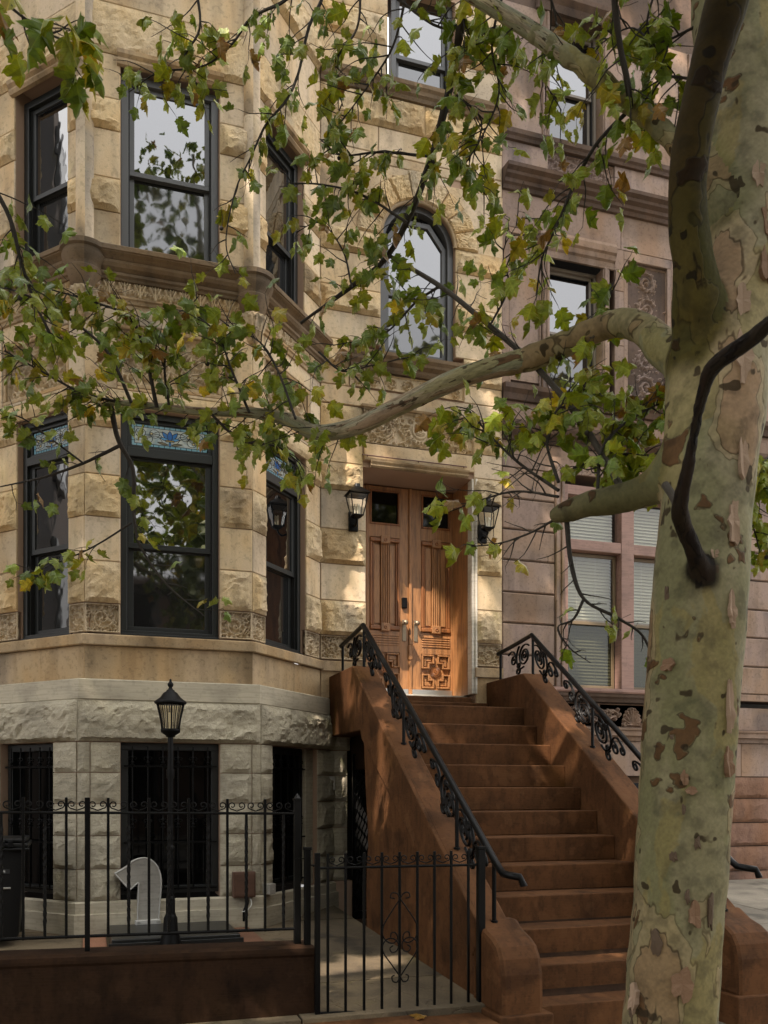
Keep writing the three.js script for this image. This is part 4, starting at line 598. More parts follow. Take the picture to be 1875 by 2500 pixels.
addB('window_hood', moulding([[0, 9.83], [0.04, 9.83], [0.06, 9.9], [0.1, 9.95], [0.1, 10.0], [0, 10.02]], [[4.55, -8.72], [5.52, -8.72]]), M.brownDark);
bCore.push(box(4.16, 9.2, 9.84, 14, -9.1, -8.73));
addB('wall', merge(bCore), M.brownDark); addB('room_wall', box(4.3, 9.1, 0.3, 10, -9.9, -9.8), std(col(0.03, 0.027, 0.022), 0.9));
// ---------------------------------------------------------------- stoop
const stoop = thing('stoop', 'red-brown painted stoop of twelve steps between solid sloping side walls', 'stoop', 3.1, 0, -6.5);
const addS = (name, geo, mat = M.stoop) => mesh(name, local(stoop, geo), mat, stoop);
function sideExtrude(pts, x0, x1, bevel = 0.012) {                               // outline in (z, y), swept along x
  const sh = new THREE.Shape(); pts.forEach((p, i) => sh[i ? 'lineTo' : 'moveTo'](-p[0], p[1]));
  const g = new THREE.ExtrudeGeometry(sh, { depth: x1 - x0 - 2 * bevel, bevelEnabled: true, bevelSize: bevel, bevelThickness: bevel, bevelOffset: -bevel, bevelSegments: 2, curveSegments: 1 });
  return boxUV(g.translate(0, 0, bevel).rotateY(PI / 2).translate(x0, 0, 0), x0, 0.3);
}
const topLine = [[-5.13, 0.70], [-5.03, 0.645], [-4.93, 0.615], [-4.86, 0.575], [-4.815, 0.51], [-4.79, 0.42], [-4.785, 0.30], [-4.785, 0.2]].reverse();
const cheekL = [[-4.785, 0.05], ...topLine, [-7.87, 2.62], [-8.69, 2.62], [-8.69, 2.02], [-7.63, 2.02], [-7.585, 1.93], [-7.54, 1.55], [-7.475, 1.18], [-7.46, 1.02], [-7.50, 0.86], [-7.515, 0.6], [-7.49, 0.05]];
addS('side_wall', sideExtrude(cheekL, 2.292, 2.485));
addS('side_wall_band', sideExtrude([[-5.13, 0.70], [-7.87, 2.62], [-8.688, 2.62], [-8.688, 2.025], [-7.62, 2.025], [-7.585, 1.95], [-5.9, 0.90], [-5.2, 0.47], [-5.1, 0.55]].map(([z, y]) => [z, y - 0.002]), 2.27, 2.34, 0.01));
addS('pier', sideExtrude([[-4.783, 0.18], ...topLine.slice(1).map(([z, y]) => [z + 0.002, y + 0.002]), [-5.2, 0.7], [-5.2, 0.18]], 2.274, 2.555, 0.03));
addS('pier_plinth', box(2.25, 2.60, -0.05, 0.195, -5.2, -4.75, 0.012), M.stoop);
addS('side_wall', sideExtrude([[-4.785, 0.05], ...topLine, [-7.87, 2.62], [-8.70, 2.62], [-8.70, 0.05]], 3.966, 4.20));
addS('pier', sideExtrude([[-4.783, 0.18], ...topLine.slice(1).map(([z, y]) => [z + 0.002, y + 0.002]), [-5.2, 0.7], [-5.2, 0.18]], 3.93, 4.24, 0.03));
addS('pier_plinth', box(3.90, 4.28, -0.05, 0.195, -5.2, -4.75, 0.012), M.stoop);
for (let k = 0; k < 12; k++) {
  const y = 2.287 - 0.1906 * k, z = -7.83 + 0.2615 * k, g = new RoundedBoxGeometry(1.484, k === 11 ? y + 0.05 : 0.192, k ? 0.30 : 0.89, 2, 0.012), h = k === 11 ? y + 0.05 : 0.192, d = k ? 0.30 : 0.89;
  g.translate(2.483 + 0.742, y - h / 2, z - d / 2); const p = g.attributes.position; for (let i = 0; i < p.count; i++) { const w = (fbm(p.getX(i) * 9 + k, p.getZ(i) * 9, k, 2) - 0.5) * 0.004; p.setY(i, p.getY(i) + w); }
  addS('step', boxUV(g, k * 0.37, k * 0.53), k % 3 ? M.stoop : M.stoop);
}
addS('sill_step', box(2.50, 3.955, 2.20, 2.40, -9.3, -8.62, 0.01));
addS('sill_step', box(2.72, 3.80, 2.36, 2.462, -9.3, -8.70, 0.008));
addS('stair_core', sideExtrude([[-4.96, 0.02], [-4.96, 0.05], [-7.83 - 0.1, 2.09], [-8.69, 2.09], [-8.69, 1.7], [-7.9, 1.7], [-5.6, 0.02]], 2.49, 3.96, 0.004), M.stoopDark);

// dark iron gate in the opening under the stoop
{
  const t = thing('grille_gate', 'black iron gate of twisted links in the opening under the stoop', 'gate', 2.46, 0.3, -8.52);
  mesh('gate_frame', merge([box(0, 0.02, 0, 1.55, -0.01, 0.01), box(0.44, 0.46, 0, 1.55, -0.01, 0.01), box(0.021, 0.439, 0, 0.02, -0.01, 0.01), box(0.021, 0.439, 1.53, 1.55, -0.01, 0.01)]), M.iron, t);
  for (let i = 0; i < 16; i++) { const pts = []; for (let k = 0; k <= 44; k++) { const a = k / 44 * PI * 22 + i * 1.57; pts.push([0.033 + i * 0.0262 + 0.012 * Math.cos(a), 0.02 + k / 44 * 1.5, 0.012 * Math.sin(a)]); } mesh('twisted_link', tube(pts, 0.0068, 88, 5), M.iron, t); }
  mesh('dark_void_backing', box(0, 0.46, -0.1, 1.7, -0.3, -0.28), M.voidBlack, t);  // black sheet stands in for the darkness under the stoop
}

// ---------------------------------------------------------------- wrought-iron stair railings
function scrollUnit(flip) {                                                     // curves in (s along the rail, t below it), 0.5 long
  const q = [], f = (pts) => pts.map(([s, t]) => [flip ? 0.5 - s : s, t]);
  q.push(f(spiral(0.115, -0.15, 0.108, 0.05, PI * 0.75, -1.25, 30)), f(spiral(0.115, -0.15, 0.052, 0.014, -PI * 0.3, 1.3, 20)));
  q.push(f([[0.13, -0.258], [0.19, -0.262], [0.24, -0.22], [0.265, -0.15], [0.25, -0.08], [0.215, -0.035]]), f(spiral(0.232, -0.275, 0.04, 0.014, PI * 0.5, 1.3, 16)), f(spiral(0.222, -0.218, 0.03, 0.01, 0, -1.1, 12)));
  q.push(f(spiral(0.315, -0.155, 0.052, 0.014, PI * 0.9, -1.35, 22)), f([[0.268, -0.16], [0.30, -0.08], [0.36, -0.05], [0.42, -0.07]]), f(spiral(0.415, -0.105, 0.035, 0.012, PI * 0.5, -1.25, 16)), f(spiral(0.18, -0.07, 0.032, 0.01, PI, 1.2, 14)));
  return q;
}
function stairRail(x, label, off) {
  const t = thing('stair_railing', label, 'railing', x, 0, -6.5, 'wrought-iron railings on the stoop walls');
  const K = (z, y, dx = 0) => [dx, y, z + 6.5], zb = -7.88, zl = -5.05, yb = 3.0, slope = -(yb - 1.03) / (zl - zb), Y = (z) => yb + (z - zb) * slope;
  mesh('handrail', merge([tube([K(-8.66, 2.92), K(-8.3, 2.955), K(zb - 0.03, yb - 0.002)], 0.022, 16, 8), tube([K(zb - 0.03, yb), K(-6.5, Y(-6.5)), K(-5.3, Y(-5.3)), K(zl, Y(zl)), K(-4.98, 0.995), K(-4.92, 0.99, 0.02), K(-4.885, 0.985, 0.055), K(-4.875, 0.97, 0.075), K(-4.873, 0.93, 0.082)], 0.023, 60, 10)]), M.iron, t);
  for (const z of [-8.6, zb, -6.794, -5.705, -5.114]) { const b = z < -8 ? 2.6 : z === zb ? 2.61 : 0.70 + (z + 5.13) * -0.7007 + 0.0; mesh('post', merge([rod(K(z, b - 0.02), K(z, (z < zb ? 2.93 : Y(z)) - 0.01), 0.0135, 6), rod(K(z, b - 0.005), K(z, b + 0.01), 0.024, 8)]), M.iron, t); }
  const put = (q, z0, y0, sl, k) => { for (const c of q) mesh('scroll', new THREE.TubeGeometry(new THREE.CatmullRomCurve3(c.map(([s, v]) => V(0, y0 + s * k * sl + v, z0 + s * k + 6.5))), c.length * 2, 0.0085, 5).scale(1.5, 1, 1), M.iron, t); };
  for (const [z0, z1] of [[zb, -6.794], [-6.794, -5.705]]) { const k = (z1 - z0) / 2 / 0.5; put(scrollUnit(false), z0, Y(z0) - 0.01, slope, k); put(scrollUnit(true), (z0 + z1) / 2, Y((z0 + z1) / 2) - 0.01, slope, k); }
  put(scrollUnit(false), -5.705, Y(-5.705) - 0.01, slope, 1.08); put(scrollUnit(true).slice(0, 7), -8.5, 2.93, 0.1, 1.15);
}
stairRail(2.385, 'black iron scroll railing on the left stoop wall, beside the yard gate'); stairRail(4.085, 'black iron scroll railing on the right stoop wall, beside the brownstone');

// ---------------------------------------------------------------- low yard wall, fence and gate
const lowWall = thing('low_wall', 'dark red-brown painted low wall with rounded coping at the pavement', 'wall', 0.2, 0, -5.22);
{
  const sh = [[-5.37, -0.05], [-5.37, 0.58], [-5.36, 0.605], [-5.33, 0.617], [-5.13, 0.617], [-5.10, 0.605], [-5.095, 0.585], [-5.095, 0.57], [-5.105, 0.555], [-5.105, -0.05]].reverse();
  const g = sideExtrude(sh, -2.6, 1.25, 0.006), p = g.attributes.position; for (let i = 0; i < p.count; i++) if (p.getY(i) > 0.3) p.setY(i, p.getY(i) - (p.getX(i) - 0.4) * 0.017);
  g.computeVertexNormals(); mesh('wall_body', local(lowWall, g), M.stoopDark, lowWall);
}
const sl = (x) => -(x - 0.4) * 0.012;
function curlPair(x0, x1, y, z) { const w = x1 - x0, out = []; for (const d of [-1, 1]) { const cx = (x0 + x1) / 2 + d * w * 0.24; const c = spiral(cx, y + 0.036, w * 0.2, w * 0.07, d > 0 ? PI * 1.5 : PI * 1.5, d * 1.15, 16); out.push(tube([[(x0 + x1) / 2, y + 0.004, z], ...c.map((p) => [p[0], p[1], z])], 0.0036, 36, 5)); } return merge(out); }
{
  const t = thing('yard_fence', 'black iron yard fence of plain and twisted bars standing on the low wall', 'fence', 0.35, 0.6, -5.21), Z = -5.21, A = (n, g) => mesh(n, local(t, g), M.iron, t);
  A('top_rail', rod([-2.4, 1.372 + sl(-2.4), Z], [1.17, 1.372 + sl(1.17), Z], 0.009, 6)); A('bottom_rail', rod([-2.4, 0.70 + sl(-2.4), Z], [1.17, 0.70 + sl(1.17), Z], 0.0095, 6));
  let k = 0; for (let x = -1.95; x < 1.13; x += 0.1085, k++) {
    const isPost = Math.abs(x - (-0.0145)) < 0.05 || k === 3, tw = (k % 2 === 0) && !isPost, top = 1.455 + sl(x) - (k % 2 ? 0 : 0.08);
    if (tw) { const g = new THREE.BoxGeometry(0.015, 0.66, 0.015, 1, 40, 1), p = g.attributes.position; for (let i = 0; i < p.count; i++) { const q = Math.abs(p.getY(i)) < 0.27 ? clamp((p.getY(i) + 0.27) / 0.54) * PI * 6 : p.getY(i) > 0 ? PI * 6 : 0, c = Math.cos(q), s = Math.sin(q), X0 = p.getX(i), Z0 = p.getZ(i); p.setX(i, X0 * c - Z0 * s); p.setZ(i, X0 * s + Z0 * c); } g.computeVertexNormals(); A('twisted_bar', g.translate(x, 1.036 + sl(x), Z)); }
    else A(isPost ? 'fence_post' : 'bar', box(x - (isPost ? 0.014 : 0.0075), x + (isPost ? 0.014 : 0.0075), (isPost ? 0.58 : 0.69) + sl(x), 1.455 + sl(x), Z - (isPost ? 0.014 : 0.0075), Z + (isPost ? 0.014 : 0.0075), 0.003));
    A('curl', curlPair(x, x + 0.1085, 1.372 + sl(x) + 0.008, Z));
  }
  A('end_post', merge([box(1.15, 1.188, 0.57, 1.45, Z - 0.019, Z + 0.019, 0.003), new THREE.ConeGeometry(0.026, 0.035, 4).rotateY(PI / 4).translate(1.169, 1.467, Z), box(1.146, 1.192, 1.44, 1.452, Z - 0.023, Z + 0.023)]));
}
{
  const t = thing('yard_gate', 'black iron gate with heart-shaped scrollwork left of the stoop', 'gate', 1.77, 0.2, -5.08), Z = -5.08, A = (n, g) => mesh(n, local(t, g), M.iron, t), sg = (x) => -(x - 1.25) * 0.045;
  A('hinge_post', merge([box(1.20, 1.236, 0.24, 1.155, Z - 0.10, Z - 0.064, 0.004), box(1.195, 1.241, 1.15, 1.17, Z - 0.105, Z - 0.059, 0.004), box(1.236, 1.26, 1.06, 1.068, Z - 0.09, Z - 0.01), box(1.14, 1.21, 1.10, 1.106, Z - 0.085, Z - 0.08)]));
  A('gate_stile', box(1.243, 1.273, 0.205, 1.14, Z - 0.015, Z + 0.015, 0.004)); A('latch_post', merge([box(2.258, 2.303, 0.10, 1.145, Z - 0.0225, Z + 0.0225, 0.005), box(2.253, 2.308, 1.14, 1.16, Z - 0.0275, Z + 0.0275, 0.005)]));
  A('gate_rail', rod([1.26, 1.052, Z], [2.26, 1.052 - 0.006, Z], 0.009, 6)); A('gate_rail', box(1.25, 2.25, 0.205, 0.226, Z - 0.012, Z + 0.012, 0.003).applyMatrix4(new THREE.Matrix4().makeShear(-0.045, 0, 0, 0, 0, 0)).translate(0, 0.045 * 1.25, 0));
  const xs = [1.32, 1.426, 1.538, 1.647, 1.757, 1.869, 1.978, 2.086, 2.198];
  xs.forEach((x, i) => { A('gate_bar', box(x - 0.0075, x + 0.0075, 0.212 + sg(x), 1.135, Z - 0.0075, Z + 0.0075, 0.003)); if (i < 8) A('curl', curlPair(x, xs[i + 1], 1.06, Z)); });
  const c = 1.757, zz = Z + 0.011, curve = (pts) => tube(pts.map(([x, y]) => [c + x, y, zz]), 0.0042, pts.length * 4, 5), orn = [];
  for (const d of [-1, 1]) { orn.push(curve([[0, 0.86], [d * 0.05, 0.79], [d * 0.105, 0.70], [d * 0.108, 0.65], [d * 0.08, 0.61], [d * 0.04, 0.60], [d * 0.016, 0.625], [d * 0.03, 0.66], [d * 0.055, 0.66], [d * 0.06, 0.635]]), curve([[0, 0.40], [d * 0.05, 0.47], [d * 0.105, 0.55], [d * 0.108, 0.59], [d * 0.08, 0.625], [d * 0.04, 0.625], [d * 0.012, 0.595], [d * 0.02, 0.555], [d * 0.05, 0.545], [d * 0.065, 0.57], [d * 0.045, 0.585]]), curve([[0, 0.86], [d * 0.02, 0.89], [d * 0.05, 0.895], [d * 0.06, 0.87], [d * 0.035, 0.862]]), curve([[0, 0.40], [d * 0.02, 0.37], [d * 0.045, 0.375], [d * 0.05, 0.405], [d * 0.035, 0.41]])); }
  for (const o of orn) A('scroll', o);
}
// ---------------------------------------------------------------- ground
struct('sidewalk', box(-30, 40, -0.3, 0.0, -8.9, 0.35), M.concreteLight); struct('kerb', box(-30, 40, -0.32, -0.004, 0.352, 0.52, 0.01), M.concreteLight);
struct('road', box(-60, 60, -0.5, -0.13, 0.3, 10.5), M.asphalt); struct('far_sidewalk', box(-60, 60, -0.5, 0.0, 10.3, 40), M.concreteLight);
{ // sloping concrete flags of the yard
  const yard = thing('yard_paving', 'cracked buff concrete paving in the sunken front yard', 'paving', 0.5, 0.2, -7); delete yard.userData.category; delete yard.userData.label; yard.userData.kind = 'structure';
  const y = (z) => 0.225 - (z + 5.3) * 0.046, zs = [-5.0, -5.75, -6.5, -7.15, -7.9, -8.72], xs = [-3, -1.3, 0.2, 1.15, 2.3];
  for (let i = 0; i < zs.length - 1; i++) for (let k = 0; k < xs.length - 1; k++) {
    const g = box(xs[k] + 0.004, xs[k + 1] - 0.004, -0.08, 0, zs[i + 1] + 0.004, zs[i] - 0.004, 0.006), p = g.attributes.position, e = (hash(i, k, 4) - 0.5) * 0.008; for (let q = 0; q < p.count; q++) p.setY(q, p.getY(q) + y(p.getZ(q)) + e);
    mesh('paving_slab', local(yard, g), M.concrete, yard);
  }
  const e = thing('side_yard_paving', 'pale concrete', 'paving', 6.5, 0.2, -7); delete e.userData.category; delete e.userData.label; e.userData.kind = 'structure';
  for (let k = 0; k < 3; k++) for (let i = 0; i < 3; i++) { const g = box(4.22 + k * 1.7, 5.91 + k * 1.7, 0, 0.08, -8.7 + i * 1.2, -7.51 + i * 1.2, 0.006), p = g.attributes.position; for (let q = 0; q < p.count; q++) p.setY(q, p.getY(q) + 0.24 - (p.getZ(q) + 5) * 0.04); mesh('paving_slab', local(e, g), M.concreteLight, e); }
}
{ // painted step under the gate
  const t = thing('gate_step', 'red-brown painted stone step under the iron yard gate', 'step', 1.75, 0, -5.0);
  for (const [a, b] of [[0.6, 1.80], [1.806, 2.245]]) { const g = box(a, b, -0.05, 0.185 - (a > 1.5 ? 0.016 : 0), a < 1 ? -5.09 : -5.30, -4.1, 0.012); mesh('step_stone', local(t, g), M.stoop, t); }
}
// ---------------------------------------------------------------- yard objects
{
  const t = thing('lamp_post', 'black yard lamp post with tapering slatted lantern and ball finial', 'lamp post', 0.585, 0.30, -6.84);
  const lathe = (pts, seg = 20) => new THREE.LatheGeometry(pts.map((p) => new THREE.Vector2(...p)), seg);
  mesh('lamp_base', lathe([[0, 0], [0.09, 0], [0.09, 0.02], [0.075, 0.035], [0.07, 0.12], [0.055, 0.15], [0.05, 0.26], [0.04, 0.28], [0.034, 0.30], [0.034, 0.40], [0.026, 0.43], [0, 0.44]], 8), M.ironDull, t);
  mesh('pole', merge([lathe([[0.026, 0.42], [0.03, 0.44], [0.024, 0.46], [0.023, 0.74], [0.03, 0.75], [0.032, 0.78], [0.024, 0.79], [0.02, 0.80], [0.02, 1.28], [0.028, 1.29], [0.03, 1.35], [0.022, 1.36], [0.02, 1.60], [0, 1.60]], 14)]), M.ironDull, t);
  mesh('lantern_cup', lathe([[0, 1.585], [0.03, 1.59], [0.034, 1.60], [0.07, 1.625], [0.072, 1.645], [0.065, 1.65], [0, 1.65]], 16), M.ironDull, t);
  for (let i = 0; i < 16; i++) { const a = i / 16 * PI * 2, c = Math.cos(a), s = Math.sin(a); mesh('lantern_slat', tube([[c * 0.062, 1.648, s * 0.062], [c * 0.068, 1.70, s * 0.068], [c * 0.082, 1.77, s * 0.082], [c * 0.098, 1.835, s * 0.098]], i % 4 ? 0.0038 : 0.006, 10, 5), M.ironDull, t); }
  mesh('lantern_glass', new THREE.CylinderGeometry(0.084, 0.052, 0.17, 20, 1, true).translate(0, 1.74, 0), M.lampGlass, t);
  mesh('lamp_bulb', merge([new THREE.CylinderGeometry(0.013, 0.013, 0.05, 10).translate(0, 1.675, 0), new THREE.CylinderGeometry(0.017, 0.017, 0.07, 12).translate(0, 1.735, 0)]), M.bulb, t);
  mesh('lantern_roof', lathe([[0.105, 1.83], [0.115, 1.835], [0.118, 1.848], [0.10, 1.862], [0.075, 1.88], [0.05, 1.915], [0.032, 1.925], [0.028, 1.935], [0.018, 1.94], [0.012, 1.955], [0.02, 1.965], [0.022, 1.98], [0.014, 1.992], [0.008, 2.0], [0.01, 2.01], [0, 2.02]], 16), M.ironDull, t);
}
{
  const t = thing('cellar_hatch', 'black metal cellar hatch on a brick-red kerb in the yard', 'hatch', 0.63, 0.3, -7.3);
  mesh('hatch_door', box(-0.46, 0.0, 0.045, 0.11, -0.40, 0.40, 0.008), M.hatch, t); mesh('hatch_door', box(0.004, 0.48, 0.045, 0.108, -0.40, 0.40, 0.008), M.hatch, t); mesh('hatch_rim', merge([box(-0.48, 0.50, -0.05, 0.085, 0.405, 0.425, 0.004)]), M.hatch, t);
  for (const [a, b, c, d] of [[-0.66, -0.485, -0.45, 0.5], [0.505, 0.67, -0.45, 0.5], [-0.48, 0.50, 0.43, 0.52]]) mesh('hatch_kerb', box(a, b, -0.1, 0.045, c, d, 0.008), M.brick, t);
}
{
  const t = thing('arrow_sign', 'grey-white hook-shaped arrow sign standing on the black hatch', 'sign', 0.47, 0.41, -7.66);
  const s = new THREE.Shape(); s.moveTo(-0.085, 0.03); s.lineTo(0.085, 0.035); s.lineTo(0.105, 0.30); s.bezierCurveTo(0.115, 0.44, 0.05, 0.535, -0.03, 0.54); s.bezierCurveTo(-0.09, 0.54, -0.14, 0.51, -0.165, 0.475); s.lineTo(-0.26, 0.42); s.lineTo(-0.145, 0.285); s.lineTo(-0.075, 0.345); s.lineTo(-0.075, 0.32);
  mesh('arrow_body', boxUV(new THREE.ExtrudeGeometry(s, { depth: 0.07, bevelEnabled: false, curveSegments: 14 }).translate(0, 0, -0.035)), M.sign, t);
  const rim = s.getPoints(14).map((p) => V(p.x, p.y, 0.036)); mesh('arrow_rim', new THREE.TubeGeometry(new THREE.CatmullRomCurve3(rim, true, 'catmullrom', 0), 160, 0.006, 5, true), M.signRim, t);
  mesh('sign_foot', box(-0.10, 0.10, -0.002, 0.036, -0.06, 0.06, 0.006), M.signRim, t); t.rotation.y = 0.1;
  for (const x of [-0.078, 0.078]) mesh('bolt', new THREE.CylinderGeometry(0.008, 0.008, 0.01, 8).rotateX(PI / 2).translate(x, 0.02, 0.063), M.steel, t);
}
{
  const t = thing('trash_bin', 'black plastic wheeled trash bin with lid at the left edge', 'bin', -0.70, 0.37, -7.55);
  const body = new THREE.CylinderGeometry(0.345, 0.285, 0.68, 4, 1).rotateY(PI / 4); mesh('bin_body', boxUV(body.translate(0, 0.36, 0)), M.bin, t);
  mesh('bin_lid', merge([box(-0.275, 0.285, 0.70, 0.735, -0.27, 0.275, 0.012), box(-0.26, 0.27, 0.736, 0.77, -0.25, 0.25, 0.015), box(-0.28, 0.29, 0.68, 0.70, 0.24, 0.285, 0.008)]), M.bin, t);
  for (let i = 0; i < 4; i++) mesh('lid_rib', box(-0.02 + i * 0.055, 0.015 + i * 0.055, 0.705, 0.755, 0.27, 0.292, 0.006), M.ironDull, t);
  mesh('bar', rod([-0.24, 0.40, 0.245], [0.16, 0.40, 0.245], 0.008, 8), M.steel, t);
  const c = document.createElement('canvas'); c.width = 256; c.height = 64; const x = c.getContext('2d'); x.fillStyle = '#0d0d0d'; x.fillRect(0, 0, 256, 64); x.fillStyle = '#b8b8b4'; x.font = 'bold 46px sans-serif'; x.textAlign = 'center'; x.textBaseline = 'middle'; x.fillText('TRASH', 128, 34);
  const tx = new THREE.CanvasTexture(c); tx.colorSpace = THREE.SRGBColorSpace; const l = mesh('bin_label', new THREE.BoxGeometry(0.14, 0.035, 0.003), std(col(1, 1, 1), 0.6, { map: tx }), t); l.position.set(0.085, 0.525, 0.236); l.rotation.x = -0.06;
  for (const s of [-1, 1]) mesh('wheel', new THREE.CylinderGeometry(0.07, 0.07, 0.04, 16).rotateZ(PI / 2).translate(s * 0.2, 0.07, -0.24), M.ironDull, t);
}
{
  const t = thing('meter_box', 'small brown metal box fixed low on the cream basement pier', 'utility box', 1.254, 0.70, -7.625);
  mesh('box_body', box(-0.095, 0.095, -0.1, 0.115, -0.04, 0.03, 0.006), M.meter, t); mesh('box_door', box(-0.08, 0.08, -0.085, 0.10, 0.031, 0.037, 0.003), M.meter, t);
  mesh('pipe', tube([[0.03, -0.1, 0], [0.03, -0.16, 0.01], [0.0, -0.2, 0.02], [0.0, -0.3, 0]], 0.010), M.ironDull, t); mesh('cable', tube([[0.05, -0.1, 0], [0.06, -0.15, 0.03], [0.03, -0.2, 0.04], [-0.02, -0.22, 0.02]], 0.004), M.steel, t);
  const u = thing('junction_box', 'small pale grey junction box under the right basement window', 'utility box', 1.49, 0.655, -7.70); mesh('box_body', box(-0.045, 0.045, -0.045, 0.045, -0.05, 0.03, 0.006).rotateY(0.7), M.greyBox, u); mesh('screw', new THREE.SphereGeometry(0.005, 6, 6).translate(0.02, 0.0, 0.034), M.steel, u);
  const b = thing('doorbell', 'small metal doorbell plate on the cream wall beside the stoop', 'doorbell', 2.278, 1.568, -8.62); mesh('bell_plate', box(-0.036, 0.036, -0.065, 0.065, -0.03, 0.006, 0.004), M.greyBox, b); mesh('bell_button', new THREE.SphereGeometry(0.018, 12, 10).scale(1, 1.1, 0.6).translate(0, 0.012, 0.008), M.brass, b);
}
// ---------------------------------------------------------------- street tree: limbs and twig stems, [x, y, z, radius] in metres
const LIMB = {
trunk: [[2.39,-0.50,-3.38,0.217],[2.40,0.00,-3.37,0.207],[2.41,0.51,-3.37,0.197],[2.45,1.11,-3.36,0.193],[2.48,1.51,-3.36,0.196],[2.51,1.92,-3.35,0.198],[2.54,2.32,-3.34,0.196],[2.56,2.63,-3.34,0.188],[2.59,2.93,-3.33,0.182],[2.62,3.17,-3.33,0.198],[2.64,3.38,-3.33,0.203],[2.70,3.66,-3.31,0.162],[2.75,3.95,-3.29,0.146],[2.76,4.25,-3.29,0.150],[2.74,4.56,-3.30,0.163],[2.71,4.85,-3.32,0.171],[2.69,5.14,-3.32,0.171],[2.69,5.59,-3.33,0.159]],
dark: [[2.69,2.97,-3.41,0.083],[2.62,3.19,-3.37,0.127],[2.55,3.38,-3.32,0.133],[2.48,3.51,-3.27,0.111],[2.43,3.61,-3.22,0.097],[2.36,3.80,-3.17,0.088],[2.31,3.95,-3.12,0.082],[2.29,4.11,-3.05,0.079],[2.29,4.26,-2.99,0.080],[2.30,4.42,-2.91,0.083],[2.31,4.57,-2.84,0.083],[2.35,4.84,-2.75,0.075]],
B1: [[2.61,3.23,-3.32,0.101],[2.59,3.40,-3.46,0.096],[2.56,3.55,-3.61,0.082],[2.55,3.69,-3.74,0.064],[2.50,3.80,-3.89,0.062],[2.39,3.80,-4.06,0.059],[2.20,3.75,-4.26,0.058],[1.91,3.71,-4.49,0.052],[1.62,3.60,-4.71,0.048],[1.42,3.54,-4.92,0.047],[1.25,3.56,-5.10,0.045],[1.12,3.69,-5.28,0.038],[0.94,3.78,-5.47,0.031],[0.69,3.84,-5.69,0.026],[0.45,3.92,-5.90,0.023],[0.23,4.00,-6.10,0.018],[0.08,4.04,-6.29,0.012]],
B2: [[2.65,4.03,-3.29,0.080],[2.59,4.23,-3.38,0.061],[2.52,4.40,-3.47,0.046],[2.33,4.65,-3.60,0.046],[2.12,4.89,-3.73,0.041],[1.93,5.10,-3.86,0.037],[1.75,5.29,-3.99,0.033],[1.52,5.52,-4.13,0.027]],
B3: [[1.83,5.69,-4.13,0.023],[1.85,5.57,-4.33,0.021],[1.88,5.44,-4.51,0.022],[1.88,5.23,-4.71,0.021],[1.86,5.05,-4.92,0.020],[1.82,4.90,-5.12,0.019],[1.75,4.78,-5.35,0.017],[1.61,4.72,-5.59,0.015],[1.34,4.58,-5.87,0.009]],
B3b: [[2.38,2.90,-3.69,0.017],[2.32,3.36,-4.00,0.016],[2.23,3.75,-4.31,0.016],[2.09,4.12,-4.64,0.015],[1.97,4.45,-4.96,0.014],[1.77,4.79,-5.31,0.011]],
B4: [[2.55,2.99,-3.27,0.079],[2.52,2.97,-3.36,0.069],[2.45,2.91,-3.46,0.047],[2.42,2.86,-3.55,0.050],[2.32,2.84,-3.66,0.047],[2.23,2.84,-3.77,0.044],[2.14,2.82,-3.88,0.042]],
B4c: [[2.16,2.83,-3.87,0.031],[2.15,2.93,-3.89,0.022],[2.16,3.01,-3.90,0.018],[2.20,3.08,-3.91,0.011]],
B5: [[2.50,2.33,-3.24,0.031],[2.43,2.40,-3.18,0.037],[2.34,2.48,-3.12,0.034],[2.26,2.56,-3.07,0.028],[2.19,2.61,-3.00,0.025],[2.17,2.74,-2.92,0.026],[2.16,2.92,-2.84,0.024],[2.15,3.03,-2.76,0.025],[2.20,3.07,-2.66,0.021],[2.25,3.12,-2.56,0.021],[2.38,3.28,-2.43,0.017]],
B5b: [[2.25,2.60,-3.07,0.022],[2.25,2.69,-3.13,0.017],[2.25,2.75,-3.18,0.017]],
};
